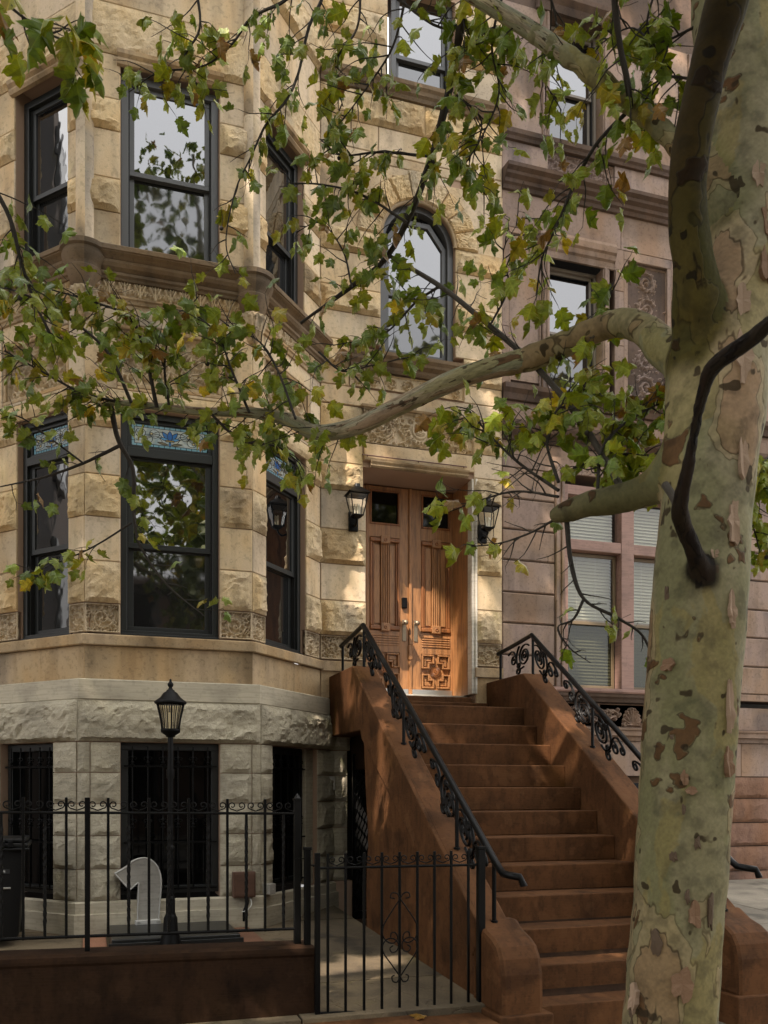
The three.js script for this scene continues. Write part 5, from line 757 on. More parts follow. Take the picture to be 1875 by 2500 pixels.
const STEM = {
B6: [[1.44,6.59,-5.42,0.014],[1.37,6.35,-5.42,0.013],[1.29,6.16,-5.42,0.012],[1.22,5.85,-5.42,0.011],[1.15,5.68,-5.42,0.010],[1.03,5.52,-5.44,0.009],[0.94,5.31,-5.44,0.007],[0.85,5.10,-5.45,0.006],[0.79,4.75,-5.45,0.005],[0.84,4.57,-5.41,0.004]],
B6b: [[1.19,6.15,-5.08,0.013],[1.10,6.08,-5.18,0.012],[0.91,6.02,-5.31,0.010],[0.82,5.93,-5.41,0.009],[0.68,5.86,-5.53,0.007],[0.40,5.86,-5.69,0.006],[0.25,5.80,-5.81,0.004]],
B7: [[2.14,5.01,-3.40,0.018],[2.18,4.89,-3.44,0.018],[2.23,4.77,-3.48,0.017],[2.29,4.63,-3.51,0.017],[2.33,4.57,-3.55,0.017]],
B7b: [[2.37,4.63,-3.64,0.013],[2.28,4.54,-3.76,0.011],[2.22,4.40,-3.86,0.010],[2.18,4.25,-3.96,0.008],[2.15,4.14,-4.05,0.006],[2.16,4.00,-4.13,0.005]],
T1: [[0.24,4.01,-6.13,0.012],[-0.02,4.06,-6.18,0.010],[-0.28,4.19,-6.23,0.008],[-0.50,4.30,-6.26,0.006]],
T2: [[0.27,3.97,-6.01,0.015],[0.12,4.26,-5.98,0.012],[-0.13,4.45,-5.99,0.010],[-0.34,4.53,-5.98,0.008],[-0.55,4.57,-5.97,0.006]],
T3: [[0.41,3.86,-5.76,0.017],[0.35,4.07,-5.67,0.014],[0.25,4.30,-5.60,0.011],[0.03,4.35,-5.57,0.008],[-0.19,4.36,-5.53,0.005]],
T4: [[0.48,3.87,-5.73,0.011],[0.45,4.08,-5.67,0.009],[0.48,4.25,-5.59,0.006],[0.63,4.43,-5.47,0.004]],
T5: [[0.90,3.70,-5.28,0.011],[0.80,3.95,-5.31,0.009],[0.72,4.16,-5.34,0.006],[0.55,4.32,-5.40,0.004]],
T6: [[1.09,3.54,-4.90,0.010],[1.01,3.84,-5.00,0.008],[0.93,4.03,-5.10,0.006],[0.74,4.17,-5.23,0.004]],
T7: [[0.15,4.03,-6.26,0.024],[0.20,3.82,-6.28,0.021],[0.29,3.65,-6.29,0.018],[0.30,3.38,-6.32,0.015],[0.33,3.18,-6.34,0.011],[0.51,2.90,-6.32,0.008],[0.76,2.69,-6.28,0.005]],
T8: [[0.23,3.82,-6.34,0.016],[-0.02,3.72,-6.50,0.013],[-0.26,3.65,-6.64,0.010],[-0.57,3.60,-6.81,0.006]],
T9: [[0.29,3.31,-6.38,0.009],[0.04,3.15,-6.48,0.007],[-0.23,3.03,-6.58,0.005],[-0.41,2.97,-6.66,0.003]],
T10: [[-0.53,4.79,-5.22,0.017],[-0.39,4.55,-5.23,0.015],[-0.34,4.36,-5.27,0.012],[-0.27,4.16,-5.30,0.010],[-0.19,4.01,-5.32,0.008]],
T11: [[-0.38,4.41,-3.49,0.008],[-0.26,4.26,-3.45,0.007],[-0.15,4.18,-3.42,0.005],[-0.06,4.13,-3.39,0.003]],
T14: [[1.68,5.92,-4.71,0.010],[1.62,5.64,-4.80,0.008],[1.52,5.49,-4.90,0.006],[1.39,5.33,-5.02,0.004]],
T15: [[2.06,5.68,-4.27,0.010],[2.02,5.41,-4.36,0.008],[2.09,5.22,-4.42,0.007],[2.03,5.03,-4.52,0.005],[1.97,4.93,-4.62,0.004]],
T16: [[1.84,5.05,-4.76,0.010],[1.60,5.17,-4.98,0.008],[1.43,5.25,-5.18,0.006],[1.34,5.44,-5.35,0.004]],
T17: [[1.78,4.81,-5.00,0.011],[1.55,5.04,-5.18,0.009],[1.36,5.16,-5.34,0.007],[1.17,5.24,-5.51,0.004]],
T18: [[2.60,4.89,-3.36,0.008],[2.45,4.87,-3.51,0.007],[2.38,5.02,-3.64,0.005],[2.27,5.00,-3.78,0.003]],
T18b: [[2.54,4.63,-3.38,0.008],[2.45,4.68,-3.48,0.007],[2.43,4.61,-3.56,0.005],[2.52,4.51,-3.60,0.003]],
T20: [[2.17,2.99,-3.92,0.011],[2.15,3.22,-4.00,0.009],[2.24,3.41,-4.04,0.007],[2.43,3.55,-4.04,0.005]],
T21: [[2.17,2.95,-3.92,0.011],[2.05,3.13,-4.10,0.009],[1.97,3.32,-4.27,0.007],[1.91,3.52,-4.43,0.005]],
T22: [[2.17,2.92,-3.92,0.009],[2.06,3.00,-4.13,0.007],[1.98,3.02,-4.33,0.006],[1.83,2.99,-4.56,0.004]],
T23: [[2.29,2.87,-3.77,0.011],[2.36,3.16,-3.82,0.009],[2.54,3.32,-3.83,0.007],[2.71,3.42,-3.85,0.005]],
T24: [[2.24,3.06,-3.90,0.009],[2.39,3.12,-3.88,0.008],[2.53,3.15,-3.87,0.006],[2.68,3.15,-3.86,0.005]],
T25: [[2.18,2.81,-3.86,0.016],[2.20,2.58,-3.85,0.014],[2.25,2.41,-3.82,0.012],[2.39,2.32,-3.76,0.010],[2.50,2.24,-3.72,0.008],[2.54,2.15,-3.70,0.007]],
T25b: [[2.25,2.41,-3.82,0.010],[2.20,2.31,-3.84,0.008],[2.14,2.28,-3.87,0.007],[2.19,2.18,-3.85,0.005],[2.29,2.11,-3.83,0.003]],
T26: [[3.49,3.36,-3.81,0.012],[3.35,3.20,-3.88,0.010],[3.30,3.00,-3.93,0.007],[3.37,2.79,-3.95,0.005]],
T27: [[2.20,2.84,-3.91,0.009],[2.10,2.78,-4.05,0.007],[1.99,2.75,-4.19,0.005],[1.89,2.76,-4.33,0.004]],
T29: [[1.99,4.49,-5.03,0.011],[1.90,4.46,-5.17,0.009],[1.74,4.31,-5.32,0.007],[1.47,4.29,-5.52,0.004]],
T30: [[1.58,4.65,-5.48,0.009],[1.53,4.91,-5.53,0.007],[1.40,5.10,-5.61,0.005],[1.27,5.06,-5.69,0.003]],
T31: [[2.11,4.06,-4.57,0.008],[2.19,4.25,-4.51,0.006],[2.15,4.43,-4.49,0.004],[2.23,4.59,-4.42,0.002]],
T32: [[2.19,3.71,-4.23,0.007],[2.35,3.80,-4.14,0.006],[2.47,3.90,-4.07,0.004],[2.54,4.05,-4.01,0.002]],
T33: [[0.70,3.79,-5.56,0.011],[0.89,3.63,-5.53,0.009],[1.11,3.60,-5.49,0.007],[1.25,3.51,-5.48,0.004]],
T34: [[1.59,5.76,-4.63,0.010],[1.80,5.58,-4.53,0.008],[1.99,5.55,-4.43,0.006],[2.12,5.40,-4.36,0.004]],
T35: [[-0.02,3.69,-6.42,0.009],[-0.26,3.87,-6.47,0.008],[-0.43,3.98,-6.49,0.006],[-0.60,3.99,-6.51,0.005]],
T37: [[0.60,6.21,-5.38,0.011],[0.63,5.97,-5.41,0.009],[0.55,5.81,-5.47,0.006],[0.66,5.64,-5.47,0.004]],
T38: [[1.46,6.04,-4.89,0.010],[1.46,5.83,-4.96,0.008],[1.35,5.67,-5.07,0.006],[1.42,5.48,-5.11,0.004]],
T39: [[2.16,5.50,-4.03,0.009],[2.24,5.33,-4.07,0.007],[2.20,5.17,-4.15,0.006],[2.33,5.01,-4.18,0.004]],
T40: [[2.45,5.15,-3.51,0.008],[2.43,4.98,-3.57,0.006],[2.55,4.85,-3.59,0.003]],
T41: [[1.88,5.26,-4.54,0.007],[2.05,5.16,-4.56,0.006],[2.03,4.95,-4.63,0.004],[2.15,4.79,-4.66,0.003]],
T36: [[1.36,4.20,-5.45,0.009],[1.48,4.05,-5.34,0.007],[1.62,4.05,-5.22,0.005],[1.86,4.08,-5.07,0.003]],
};
function limb(pts, seg, rad, o = {}) {                                          // tapering, slightly lumpy limb along [x, y, z, r] points
  const c = new THREE.CatmullRomCurve3(pts.map((p) => V(p[0], p[1], p[2])), false, 'centripetal'), n = pts.length - 1, N = seg ?? n * 5, fr = c.computeFrenetFrames(N, false), pos = [], uv = [], idx = []; let L = 0, prev = null;
  for (let i = 0; i <= N; i++) {
    const t = i / N, P = c.getPoint(t); if (prev) L += P.distanceTo(prev); prev = P; const k = Math.min(n - 1, Math.floor(t * n)), f = t * n - k, r = mix(pts[k][3], pts[k + 1][3], fade(f));
    for (let j = 0; j <= rad; j++) {
      const a = (j % rad) / rad * PI * 2, nx = Math.cos(a), ny = Math.sin(a), D = fr.normals[i].clone().multiplyScalar(nx).addScaledVector(fr.binormals[i], ny);
      const q = r * (1 + (o.lump ?? 0.08) * (fbm(nx * 1.6 + 7, ny * 1.6 + L * (o.lf ?? 3), L * 2 + (o.seed ?? 0), 3) - 0.5) * 2);
      pos.push(P.x + D.x * q, P.y + D.y * q, P.z + D.z * q); uv.push(j / rad + (o.u0 ?? 0), L / 3 + (o.seed ?? 0) * 0.37);
    }
  }
  const W = rad + 1; for (let i = 0; i < N; i++) for (let j = 0; j < rad; j++) { const a = i * W + j; idx.push(a, a + 1, a + W + 1, a, a + W + 1, a + W); }
  const g = new THREE.BufferGeometry(); g.setAttribute('position', new THREE.Float32BufferAttribute(pos, 3)); g.setAttribute('uv', new THREE.Float32BufferAttribute(uv, 2)); g.setIndex(idx); g.computeVertexNormals();
  const nn = g.attributes.normal; for (let i = 0; i <= N; i++) { const a = i * W, b = a + rad; const v = V(nn.getX(a) + nn.getX(b), nn.getY(a) + nn.getY(b), nn.getZ(a) + nn.getZ(b)).normalize(); nn.setXYZ(a, v.x, v.y, v.z); nn.setXYZ(b, v.x, v.y, v.z); }
  return g;
}
const tree = thing('plane_tree', 'mottled plane tree with peeling bark and yellowing leaves on the pavement', 'tree', 2.40, 0, -3.37);
const addT = (name, geo, mat) => mesh(name, local(tree, geo), mat, tree);
// trunk and main limbs as one skin: a smooth union of tapered bones on a grid, drawn out with surface nets
{
  const CELL = 0.0165, O = [1.30, -0.12, -4.75], N = [111, 366, 146], [NX, NY, NZ] = N, F = new Float32Array(NX * NY * NZ), K = 42, G = [];
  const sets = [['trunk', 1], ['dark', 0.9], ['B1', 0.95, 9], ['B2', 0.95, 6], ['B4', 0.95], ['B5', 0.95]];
  const bones = []; for (const [name, , cut] of sets) {
    const src = LIMB[name].slice(0, cut ?? 99), C = new THREE.CatmullRomCurve3(src.map((p) => V(p[0], p[1], p[2])), false, 'centripetal'), m = src.length - 1, S = m * 3, list = [];
    for (let i = 0; i <= S; i++) { const t = i / S, k = Math.min(m - 1, Math.floor(t * m)), P = C.getPoint(t); list.push([P.x, P.y, P.z, mix(src[k][3], src[k + 1][3], fade(t * m - k)) + ({ trunk: 0.002, dark: -0.013, B1: 0.003, B2: 0.006, B4: 0.008, B5: -0.003 })[name]]); }
    let L = 0; for (let i = 0; i < S; i++) { const a = list[i], b = list[i + 1], l = Math.hypot(b[0] - a[0], b[1] - a[1], b[2] - a[2]); bones.push({ a, b, g: G.length, L, l }); L += l; } G.push({ name });
  }
  const seg = (q, x, y, z) => { const { a, b } = q, dx = b[0] - a[0], dy = b[1] - a[1], dz = b[2] - a[2], t = clamp(((x - a[0]) * dx + (y - a[1]) * dy + (z - a[2]) * dz) / (dx * dx + dy * dy + dz * dz)); q.t = t; return Math.hypot(x - a[0] - dx * t, y - a[1] - dy * t, z - a[2] - dz * t) - mix(a[3], b[3], t); };
  for (const q of bones) {                                                        // exp-sum, only near each bone
    const m = Math.max(q.a[3], q.b[3]) + 0.11, lo = [], hi = []; for (let c = 0; c < 3; c++) { lo[c] = Math.max(0, Math.floor((Math.min(q.a[c], q.b[c]) - m - O[c]) / CELL)); hi[c] = Math.min(N[c] - 1, Math.ceil((Math.max(q.a[c], q.b[c]) + m - O[c]) / CELL)); }
    for (let k = lo[2]; k <= hi[2]; k++) for (let j = lo[1]; j <= hi[1]; j++) for (let i = lo[0]; i <= hi[0]; i++) { const d = seg(q, O[0] + i * CELL, O[1] + j * CELL, O[2] + k * CELL); if (d < 0.11) F[i + NX * (j + NY * k)] += Math.exp(-K * Math.max(d, -0.3)); }
  }
  const bias = Math.log(2.2) / K;                                                 // neighbouring bones of one limb overlap
  for (let k = 0, o = 0; k < NZ; k++) for (let j = 0; j < NY; j++) for (let i = 0; i < NX; i++, o++) { const e = F[o]; let d = e > 0 ? -Math.log(e) / K + bias : 0.1; if (Math.abs(d) < 0.06) { const x = O[0] + i * CELL, y = O[1] + j * CELL, z = O[2] + k * CELL; d -= 0.030 * (fbm(x * 5, y * 2.6, z * 5 + 3, 3) - 0.5) + 0.010 * (fbm(x * 16, y * 10, z * 16, 2) - 0.5); } F[o] = d; }
  const vid = new Int32Array(NX * NY * NZ).fill(-1), P = []; const at = (i, j, k) => i + NX * (j + NY * k);
  for (let k = 0; k < NZ - 1; k++) for (let j = 0; j < NY - 1; j++) for (let i = 0; i < NX - 1; i++) {
    let x = 0, y = 0, z = 0, n = 0, first = F[at(i, j, k)] < 0, mixed = false; for (let c = 1; c < 8; c++) if ((F[at(i + (c & 1), j + (c >> 1 & 1), k + (c >> 2))] < 0) !== first) { mixed = true; break; } if (!mixed) continue;
    for (let c = 0; c < 8; c++) for (const b of [1, 2, 4]) if (!(c & b)) { const e = c | b, f0 = F[at(i + (c & 1), j + (c >> 1 & 1), k + (c >> 2))], f1 = F[at(i + (e & 1), j + (e >> 1 & 1), k + (e >> 2))]; if ((f0 < 0) !== (f1 < 0)) { const t = f0 / (f0 - f1); x += (c & 1) + (b === 1 ? t : 0); y += (c >> 1 & 1) + (b === 2 ? t : 0); z += (c >> 2) + (b === 4 ? t : 0); n++; } }
    vid[at(i, j, k)] = P.length; P.push([O[0] + (i + x / n) * CELL, O[1] + (j + y / n) * CELL, O[2] + (k + z / n) * CELL]);
  }
  const idx = [], quad = (a, b, c, d, f) => { if (Math.min(a, b, c, d) < 0) return; f ? idx.push(a, b, c, a, c, d) : idx.push(a, c, b, a, d, c); };
  for (let k = 1; k < NZ - 1; k++) for (let j = 1; j < NY - 1; j++) for (let i = 1; i < NX - 1; i++) { const f = F[at(i, j, k)] < 0;
    if (f !== F[at(i + 1, j, k)] < 0) quad(vid[at(i, j - 1, k - 1)], vid[at(i, j, k - 1)], vid[at(i, j, k)], vid[at(i, j - 1, k)], f);
    if (f !== F[at(i, j + 1, k)] < 0) quad(vid[at(i - 1, j, k - 1)], vid[at(i - 1, j, k)], vid[at(i, j, k)], vid[at(i, j, k - 1)], f);
    if (f !== F[at(i, j, k + 1)] < 0) quad(vid[at(i - 1, j - 1, k)], vid[at(i, j - 1, k)], vid[at(i, j, k)], vid[at(i - 1, j, k)], f); }
  const g0 = new THREE.BufferGeometry(); g0.setAttribute('position', new THREE.Float32BufferAttribute(P.flat(), 3)); g0.setIndex(idx); g0.computeVertexNormals(); const nrm = g0.attributes.normal.array;
  // per vertex: distance to each limb, then bark tint, the dark limb's shade painted in
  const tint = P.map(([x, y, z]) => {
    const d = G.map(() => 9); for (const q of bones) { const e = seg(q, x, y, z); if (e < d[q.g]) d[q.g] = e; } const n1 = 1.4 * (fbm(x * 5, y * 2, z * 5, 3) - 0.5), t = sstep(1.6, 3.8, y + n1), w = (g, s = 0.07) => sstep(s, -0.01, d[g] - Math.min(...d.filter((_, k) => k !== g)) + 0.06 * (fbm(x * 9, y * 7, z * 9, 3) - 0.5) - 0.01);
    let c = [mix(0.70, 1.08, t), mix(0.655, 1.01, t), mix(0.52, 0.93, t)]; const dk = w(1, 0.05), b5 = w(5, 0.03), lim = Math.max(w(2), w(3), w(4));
    c = c.map((v, k) => mix(v, [0.80, 0.79, 0.62][k], lim)); c = c.map((v, k) => mix(v, [0.40, 0.36, 0.24][k], w(4, 0.05) * sstep(2.55, 2.30, x + 0.3 * (fbm(x * 9, y * 9, z * 9, 2) - 0.5)) * 0.9)); const up = sstep(3.3, 4.4, y); c = c.map((v, k) => mix(v, [mix(0.24, 0.095, up), mix(0.22, 0.084, up), mix(0.07, 0.02, up)][k], dk)); return c.map((v, k) => mix(v, [0.05, 0.038, 0.026][k], b5)).concat(d.indexOf(Math.min(...d)));  // dk: olive bark of the leaning limb, its shade put into the tint
  });
  const pos = [], nor = [], uv = [], colr = [];
  for (let f = 0; f < idx.length; f += 3) {
    const v = [idx[f], idx[f + 1], idx[f + 2]], cx = [0, 1, 2].map((c) => (P[v[0]][c] + P[v[1]][c] + P[v[2]][c]) / 3), g = tint[v[0]][3]; let best = 9, bq = null; for (const q of bones) if (q.g === g) { const e = seg(q, ...cx); if (e < best) { best = e; bq = q; } }
    const ax = V(bq.b[0] - bq.a[0], bq.b[1] - bq.a[1], bq.b[2] - bq.a[2]).normalize(), ref = V(0, 0.15, -1).addScaledVector(ax, -V(0, 0.15, -1).dot(ax)).normalize(), sd = ax.clone().cross(ref); const us = v.map((i) => { const w = V(P[i][0] - bq.a[0], P[i][1] - bq.a[1], P[i][2] - bq.a[2]); return [Math.atan2(w.dot(sd), -w.dot(ref)) / (2 * PI), (bq.L + w.dot(ax)) / 3]; });
    const m = Math.max(...us.map((u) => u[0])); us.forEach((u) => { if (m - u[0] > 0.5) u[0] += 1; });
    const ru = clamp(Math.round(mix(bq.a[3], bq.b[3], 0.5) * 2 * PI / 1.25 * 4) / 4, 0.25, 1);
    v.forEach((i, k) => { pos.push(...P[i]); nor.push(nrm[3 * i], nrm[3 * i + 1], nrm[3 * i + 2]); uv.push(us[k][0] * ru + g * 0.31, us[k][1] + g * 0.37); colr.push(tint[i][0], tint[i][1], tint[i][2]); });
  }
  const g = new THREE.BufferGeometry(); g.setAttribute('position', new THREE.Float32BufferAttribute(pos, 3)); g.setAttribute('normal', new THREE.Float32BufferAttribute(nor, 3)); g.setAttribute('uv', new THREE.Float32BufferAttribute(uv, 2)); g.setAttribute('color', new THREE.Float32BufferAttribute(colr, 3));
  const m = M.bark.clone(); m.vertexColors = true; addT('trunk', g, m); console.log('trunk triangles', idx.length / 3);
}
addT('branch', limb(LIMB.B1.slice(6), 60, 18, { lump: 0.12, lf: 6, seed: 3 }), M.bark); addT('branch', limb(LIMB.B2.slice(4), 20, 16, { lump: 0.12, lf: 6, seed: 4 }), M.bark);

addT('branch', limb(LIMB.B5b, 16, 10, { seed: 8 }), M.branchDark);
addT('branch', limb(LIMB.B3, 60, 10, { lump: 0.2, lf: 14, seed: 9 }), M.twig); addT('branch', limb(LIMB.B3b, 40, 10, { lump: 0.12, lf: 8, seed: 10 }), M.branchDark);
// curled bark flakes peeling off the trunk, each sitting on its surface
{
  const C = new THREE.CatmullRomCurve3(LIMB.trunk.map((p) => V(p[0], p[1], p[2])), false, 'centripetal'), n = LIMB.trunk.length - 1, r = rng(404);
  const flakes = [[0.62, -0.85, 0.045, 0.13, 2], [2.03, -0.55, 0.06, 0.055, 0], [2.33, -0.75, 0.03, 0.07, 1], [1.42, 0.0, 0.02, 0.05, 1], [1.28, 0.32, 0.035, 0.055, 1], [1.22, -0.15, 0.035, 0.05, 1], [1.06, 0.18, 0.025, 0.065, 1], [0.98, 0.35, 0.045, 0.11, 0], [0.86, -0.42, 0.055, 0.11, 1], [0.70, 0.2, 0.085, 0.13, 0], [0.50, 0.2, 0.07, 0.06, 0], [1.55, -0.02, 0.03, 0.06, 0], [1.50, 0.12, 0.045, 0.035, 0], [2.62, 0.65, 0.05, 0.2, 2], [2.9, 0.75, 0.05, 0.22, 2], [3.3, 0.5, 0.08, 0.2, 2], [3.55, 0.3, 0.06, 0.14, 2], [3.9, 0.6, 0.06, 0.2, 0], [4.1, 0.25, 0.05, 0.12, 2], [1.85, 0.85, 0.03, 0.2, 2], [1.62, 0.95, 0.05, 0.12, 0], [0.55, -0.95, 0.035, 0.05, 1], [0.45, -0.9, 0.05, 0.15, 1], [1.72, -0.35, 0.022, 0.03, 1], [2.48, 0.25, 0.03, 0.04, 2], [3.72, 0.75, 0.07, 0.16, 0], [2.25, 0.7, 0.03, 0.14, 2], [1.0, 0.75, 0.03, 0.16, 1], [0.3, 0.55, 0.05, 0.12, 0]];
  for (const [y, az, w, h, kind] of flakes) {
    let t = 0.5; for (let it = 0, lo = 0, hi = 1; it < 24; it++) { t = (lo + hi) / 2; C.getPoint(t).y < y ? lo = t : hi = t; } const P = C.getPoint(t), k = Math.min(n - 1, Math.floor(t * n)), rad = mix(LIMB.trunk[k][3], LIMB.trunk[k + 1][3], fade(t * n - k));
    const base = Math.atan2(-P.x, -P.z) , A = base + az * 0.98;                  // facing the street, az to the side
    const m = 16, ou = []; for (let i = 0; i < m; i++) { const q = i / m * PI * 2, rr = 0.55 + 0.5 * r(); ou.push([Math.cos(q) * w * 0.55 * rr, Math.sin(q) * h * 0.6 * rr]); }
    const pos = [], push = (x, yy, lift) => { const a = A + x / rad, R = rad * 1.012 + lift; pos.push(P.x + R * Math.sin(a), P.y + yy, P.z + R * Math.cos(a)); };
    for (let i = 0; i < m; i++) { const a = ou[i], b = ou[(i + 1) % m], la = kind === 1 ? 0.003 : 0.006 + 0.016 * Math.abs(a[0] / w) * 1.5 + 0.01 * (a[1] < 0 ? 1 : 0), lb = kind === 1 ? 0.003 : 0.006 + 0.016 * Math.abs(b[0] / w) * 1.5 + 0.01 * (b[1] < 0 ? 1 : 0); push(0, 0, 0.009); push(a[0], a[1], la); push(b[0], b[1], lb); push(a[0], a[1], la); push(a[0] * 0.96, a[1] * 0.96, -0.012); push(b[0], b[1], lb); push(b[0], b[1], lb); push(a[0] * 0.96, a[1] * 0.96, -0.012); push(b[0] * 0.96, b[1] * 0.96, -0.012); }
    const g = new THREE.BufferGeometry(); g.setAttribute('position', new THREE.Float32BufferAttribute(pos, 3)); g.setAttribute('uv', new THREE.Float32BufferAttribute(pos.filter((_, i) => i % 3 < 2), 2)); g.computeVertexNormals(); addT('bark_flake', g, [M.flake, M.flakeDark, M.flakePale][kind]);
  }
}
// ---- leaves
function leafGeo(seed) {
  const r = rng(seed), half = [[0.14, -0.07], [0.26, -0.05], [0.40, 0.0], [0.33, 0.09], [0.37, 0.17], [0.28, 0.21], [0.43, 0.27], [0.50, 0.40], [0.64, 0.50], [0.50, 0.53], [0.42, 0.63], [0.34, 0.57], [0.24, 0.55], [0.27, 0.68], [0.32, 0.74], [0.21, 0.82], [0.15, 0.95]].map(([x, y]) => [x + (r() - 0.5) * 0.05, y + (r() - 0.5) * 0.05]);
  const left = half.map(([x, y]) => [-(x + (r() - 0.5) * 0.06), y + (r() - 0.5) * 0.05]).reverse(), out = [[0, 0], ...half, [(r() - 0.5) * 0.08, 1.1], ...left];
  const fold = 0.15 + r() * 0.5, droop = 0.1 + r() * 0.5, tw = (r() - 0.5) * 0.6, wv = r() * 6, Z = (x, y) => -fold * Math.abs(x) * 0.8 - droop * (y - 0.3) * Math.abs(y - 0.3) * 0.9 + tw * x * y + 0.05 * Math.sin(x * 9 + y * 7 + wv);
  const mid = [[0, 0.12], [0, 0.38], [0, 0.62]], pos = [], uv = [], P = ([x, y]) => { pos.push(x, y, Z(x, y)); uv.push(x / 1.4 + 0.5, (y + 0.15) / 1.3); }, tri = (a, b, c) => { P(a); P(b); P(c); };
  const n = out.length, m = (p) => (p[1] < 0.22 ? mid[0] : p[1] < 0.56 ? mid[1] : mid[2]);
  for (let i = 0; i < n; i++) { const a = out[i], b = out[(i + 1) % n], ma = m(a), mb = m(b); tri(a, b, ma); if (ma !== mb) tri(b, mb, ma); }
  const g = new THREE.BufferGeometry(); g.setAttribute('position', new THREE.Float32BufferAttribute(pos, 3)); g.setAttribute('uv', new THREE.Float32BufferAttribute(uv, 2)); g.computeVertexNormals(); const q = mergeVertices(g, 1e-4); q.computeVertexNormals(); return q;
}
const leafGeos = [11, 12, 13, 14, 15].map(leafGeo), leaves = [];
const LR = rng(2024), rnd = (a, b) => a + (b - a) * LR();
function addLeaf(P, dir, size, mat) {
  if (P.x > 1.9 && P.x < 2.35 && P.y > 2.6 && P.y < 3.25 && P.z < -3.85 && hash(Math.round(P.x * 300), Math.round(P.y * 300), 5) < 0.85) return;                    // the spray in front of the entrance is thin                                            // P: end of the stalk; dir: way the blade hangs
  const n = V(rnd(-1, 1), rnd(-0.4, 1), rnd(-0.3, 1)).normalize(), y = dir.clone().normalize(), z = n.addScaledVector(y, -n.dot(y)).normalize(), x = y.clone().cross(z), m = new THREE.Matrix4().makeBasis(x, y, z).scale(V(size, size, size)).setPosition(P);
  leaves.push({ m, P: P.clone(), size, mat: mat ?? leafPick(LR), g: Math.floor(LR() * 5) });
}
function foliate(name, pts, o = {}) {                                            // side twigs with alternate leaves along a stem
  const every = (o.every ?? 0.11) * 0.46, len = o.len ?? [0.14, 0.42], size = o.size ?? [0.055, 0.108], lush = o.lush ?? 0.74, from = o.from ?? 0.12, C = new THREE.CatmullRomCurve3(pts.map((p) => V(p[0], p[1], p[2])), false, 'centripetal'), L = C.getLength(), geos = [], n = pts.length - 1;
  if (o.stem !== false) geos.push(limb(pts.map((p) => [p[0], p[1], p[2], p[3] * 0.8]), n * 6, 7, { lump: 0.25, lf: 20, seed: pts[0][0] * 7 }));
  const stalk = (a, b, r) => geos.push(tube([a, a.clone().lerp(b, 0.5).add(V(rnd(-1, 1), rnd(-1, 0.4), rnd(-1, 1)).multiplyScalar(a.distanceTo(b) * 0.12)), b], r, 4, 4));
  for (let s = from * L; s < L; s += every * rnd(0.6, 1.4)) {
    const t = s / L, P = C.getPoint(t), T = C.getTangent(t), R = V(rnd(-1, 1), rnd(-0.9, 0.9), rnd(-1, 1)), ln = rnd(len[0], len[1]) * (1 - 0.45 * t), d = R.addScaledVector(T, 0.55 - R.dot(T)).normalize(); let p = P, q = [P]; const K = Math.max(3, Math.round(ln / 0.075));
    for (let k = 1; k <= K; k++) { d.add(V(rnd(-0.35, 0.35), rnd(-0.4, 0.26), rnd(-0.35, 0.35))).normalize(); p = p.clone().addScaledVector(d, ln / K); q.push(p); }
    geos.push(limb(q.map((v, i) => [v.x, v.y, v.z, mix(0.0042, 0.0014, i / K)]), K * 2, 5, { lump: 0.3, lf: 30 }));
    for (let k = 1; k <= K; k++) if (LR() < lush) { const e = q[k], w = V(rnd(-1, 1), rnd(-1.1, 0.35), rnd(-1, 1)).addScaledVector(d, k === K ? 1 : 0.3).normalize(), E = e.clone().addScaledVector(w, rnd(0.02, 0.05)); stalk(e, E, 0.0011); addLeaf(E, w.add(V(0, -0.45, 0)), rnd(size[0], size[1]) * (k === K ? 0.95 : 1)); }
    if (LR() < 0.35) { const e = q[K - 1], f = e.clone().add(V(rnd(-0.1, 0.1), rnd(-0.08, 0.06), rnd(-0.1, 0.1))); stalk(e, f, 0.0013); }
  }
  addT('twig', merge(geos), M.twig);
}
const OPT = {
  B6: { every: 0.17, len: [0.12, 0.34], lush: 0.7 }, B6b: { every: 0.13 }, B7: { every: 0.14, from: 0 }, B7b: { every: 0.10, lush: 0.8 },
  T1: { lush: 0.84, every: 0.075 }, T2: { lush: 0.84, every: 0.08 }, T3: { lush: 0.84, every: 0.07 }, T4: { lush: 0.84, every: 0.08 }, T5: { lush: 0.84, every: 0.075 }, T6: { lush: 0.84, every: 0.085 },
  T7: { every: 0.23, lush: 0.5, from: 0.3 }, T8: { every: 0.3, lush: 0.32 }, T9: { every: 0.10, len: [0.1, 0.25], from: 0.3 }, T10: { every: 0.11 }, T11: { every: 0.085, len: [0.1, 0.24], size: [0.08, 0.125] },
  T14: { every: 0.10 }, T15: { every: 0.10 }, T16: { every: 0.12 }, T17: { every: 0.13 }, T18: { every: 0.075, len: [0.1, 0.3] }, T18b: { every: 0.085, len: [0.1, 0.3] },
  T20: { lush: 0.92, every: 0.06, len: [0.15, 0.36] }, T21: { lush: 0.92, every: 0.06 }, T22: { every: 0.12, lush: 0.6, from: 0.1 }, T23: { lush: 0.92, every: 0.055, len: [0.12, 0.34] }, T24: { lush: 0.92, every: 0.055, len: [0.12, 0.34] },
  T25: { every: 0.14, lush: 0.1, len: [0.08, 0.2] }, T25b: { every: 0.1, lush: 0.06, len: [0.06, 0.2] }, T26: { lush: 0.92, every: 0.055, len: [0.1, 0.3] }, T27: { every: 0.12, len: [0.1, 0.25], lush: 0.6 },
  T29: { every: 0.12 }, T30: { every: 0.13 }, T31: { every: 0.10 }, T32: { every: 0.09 }, T33: { every: 0.12 }, T34: { every: 0.085 }, T35: { every: 0.10, len: [0.12, 0.3] }, T36: { every: 0.11 },
};
for (const k of Object.keys(STEM)) foliate(k, STEM[k], OPT[k]);
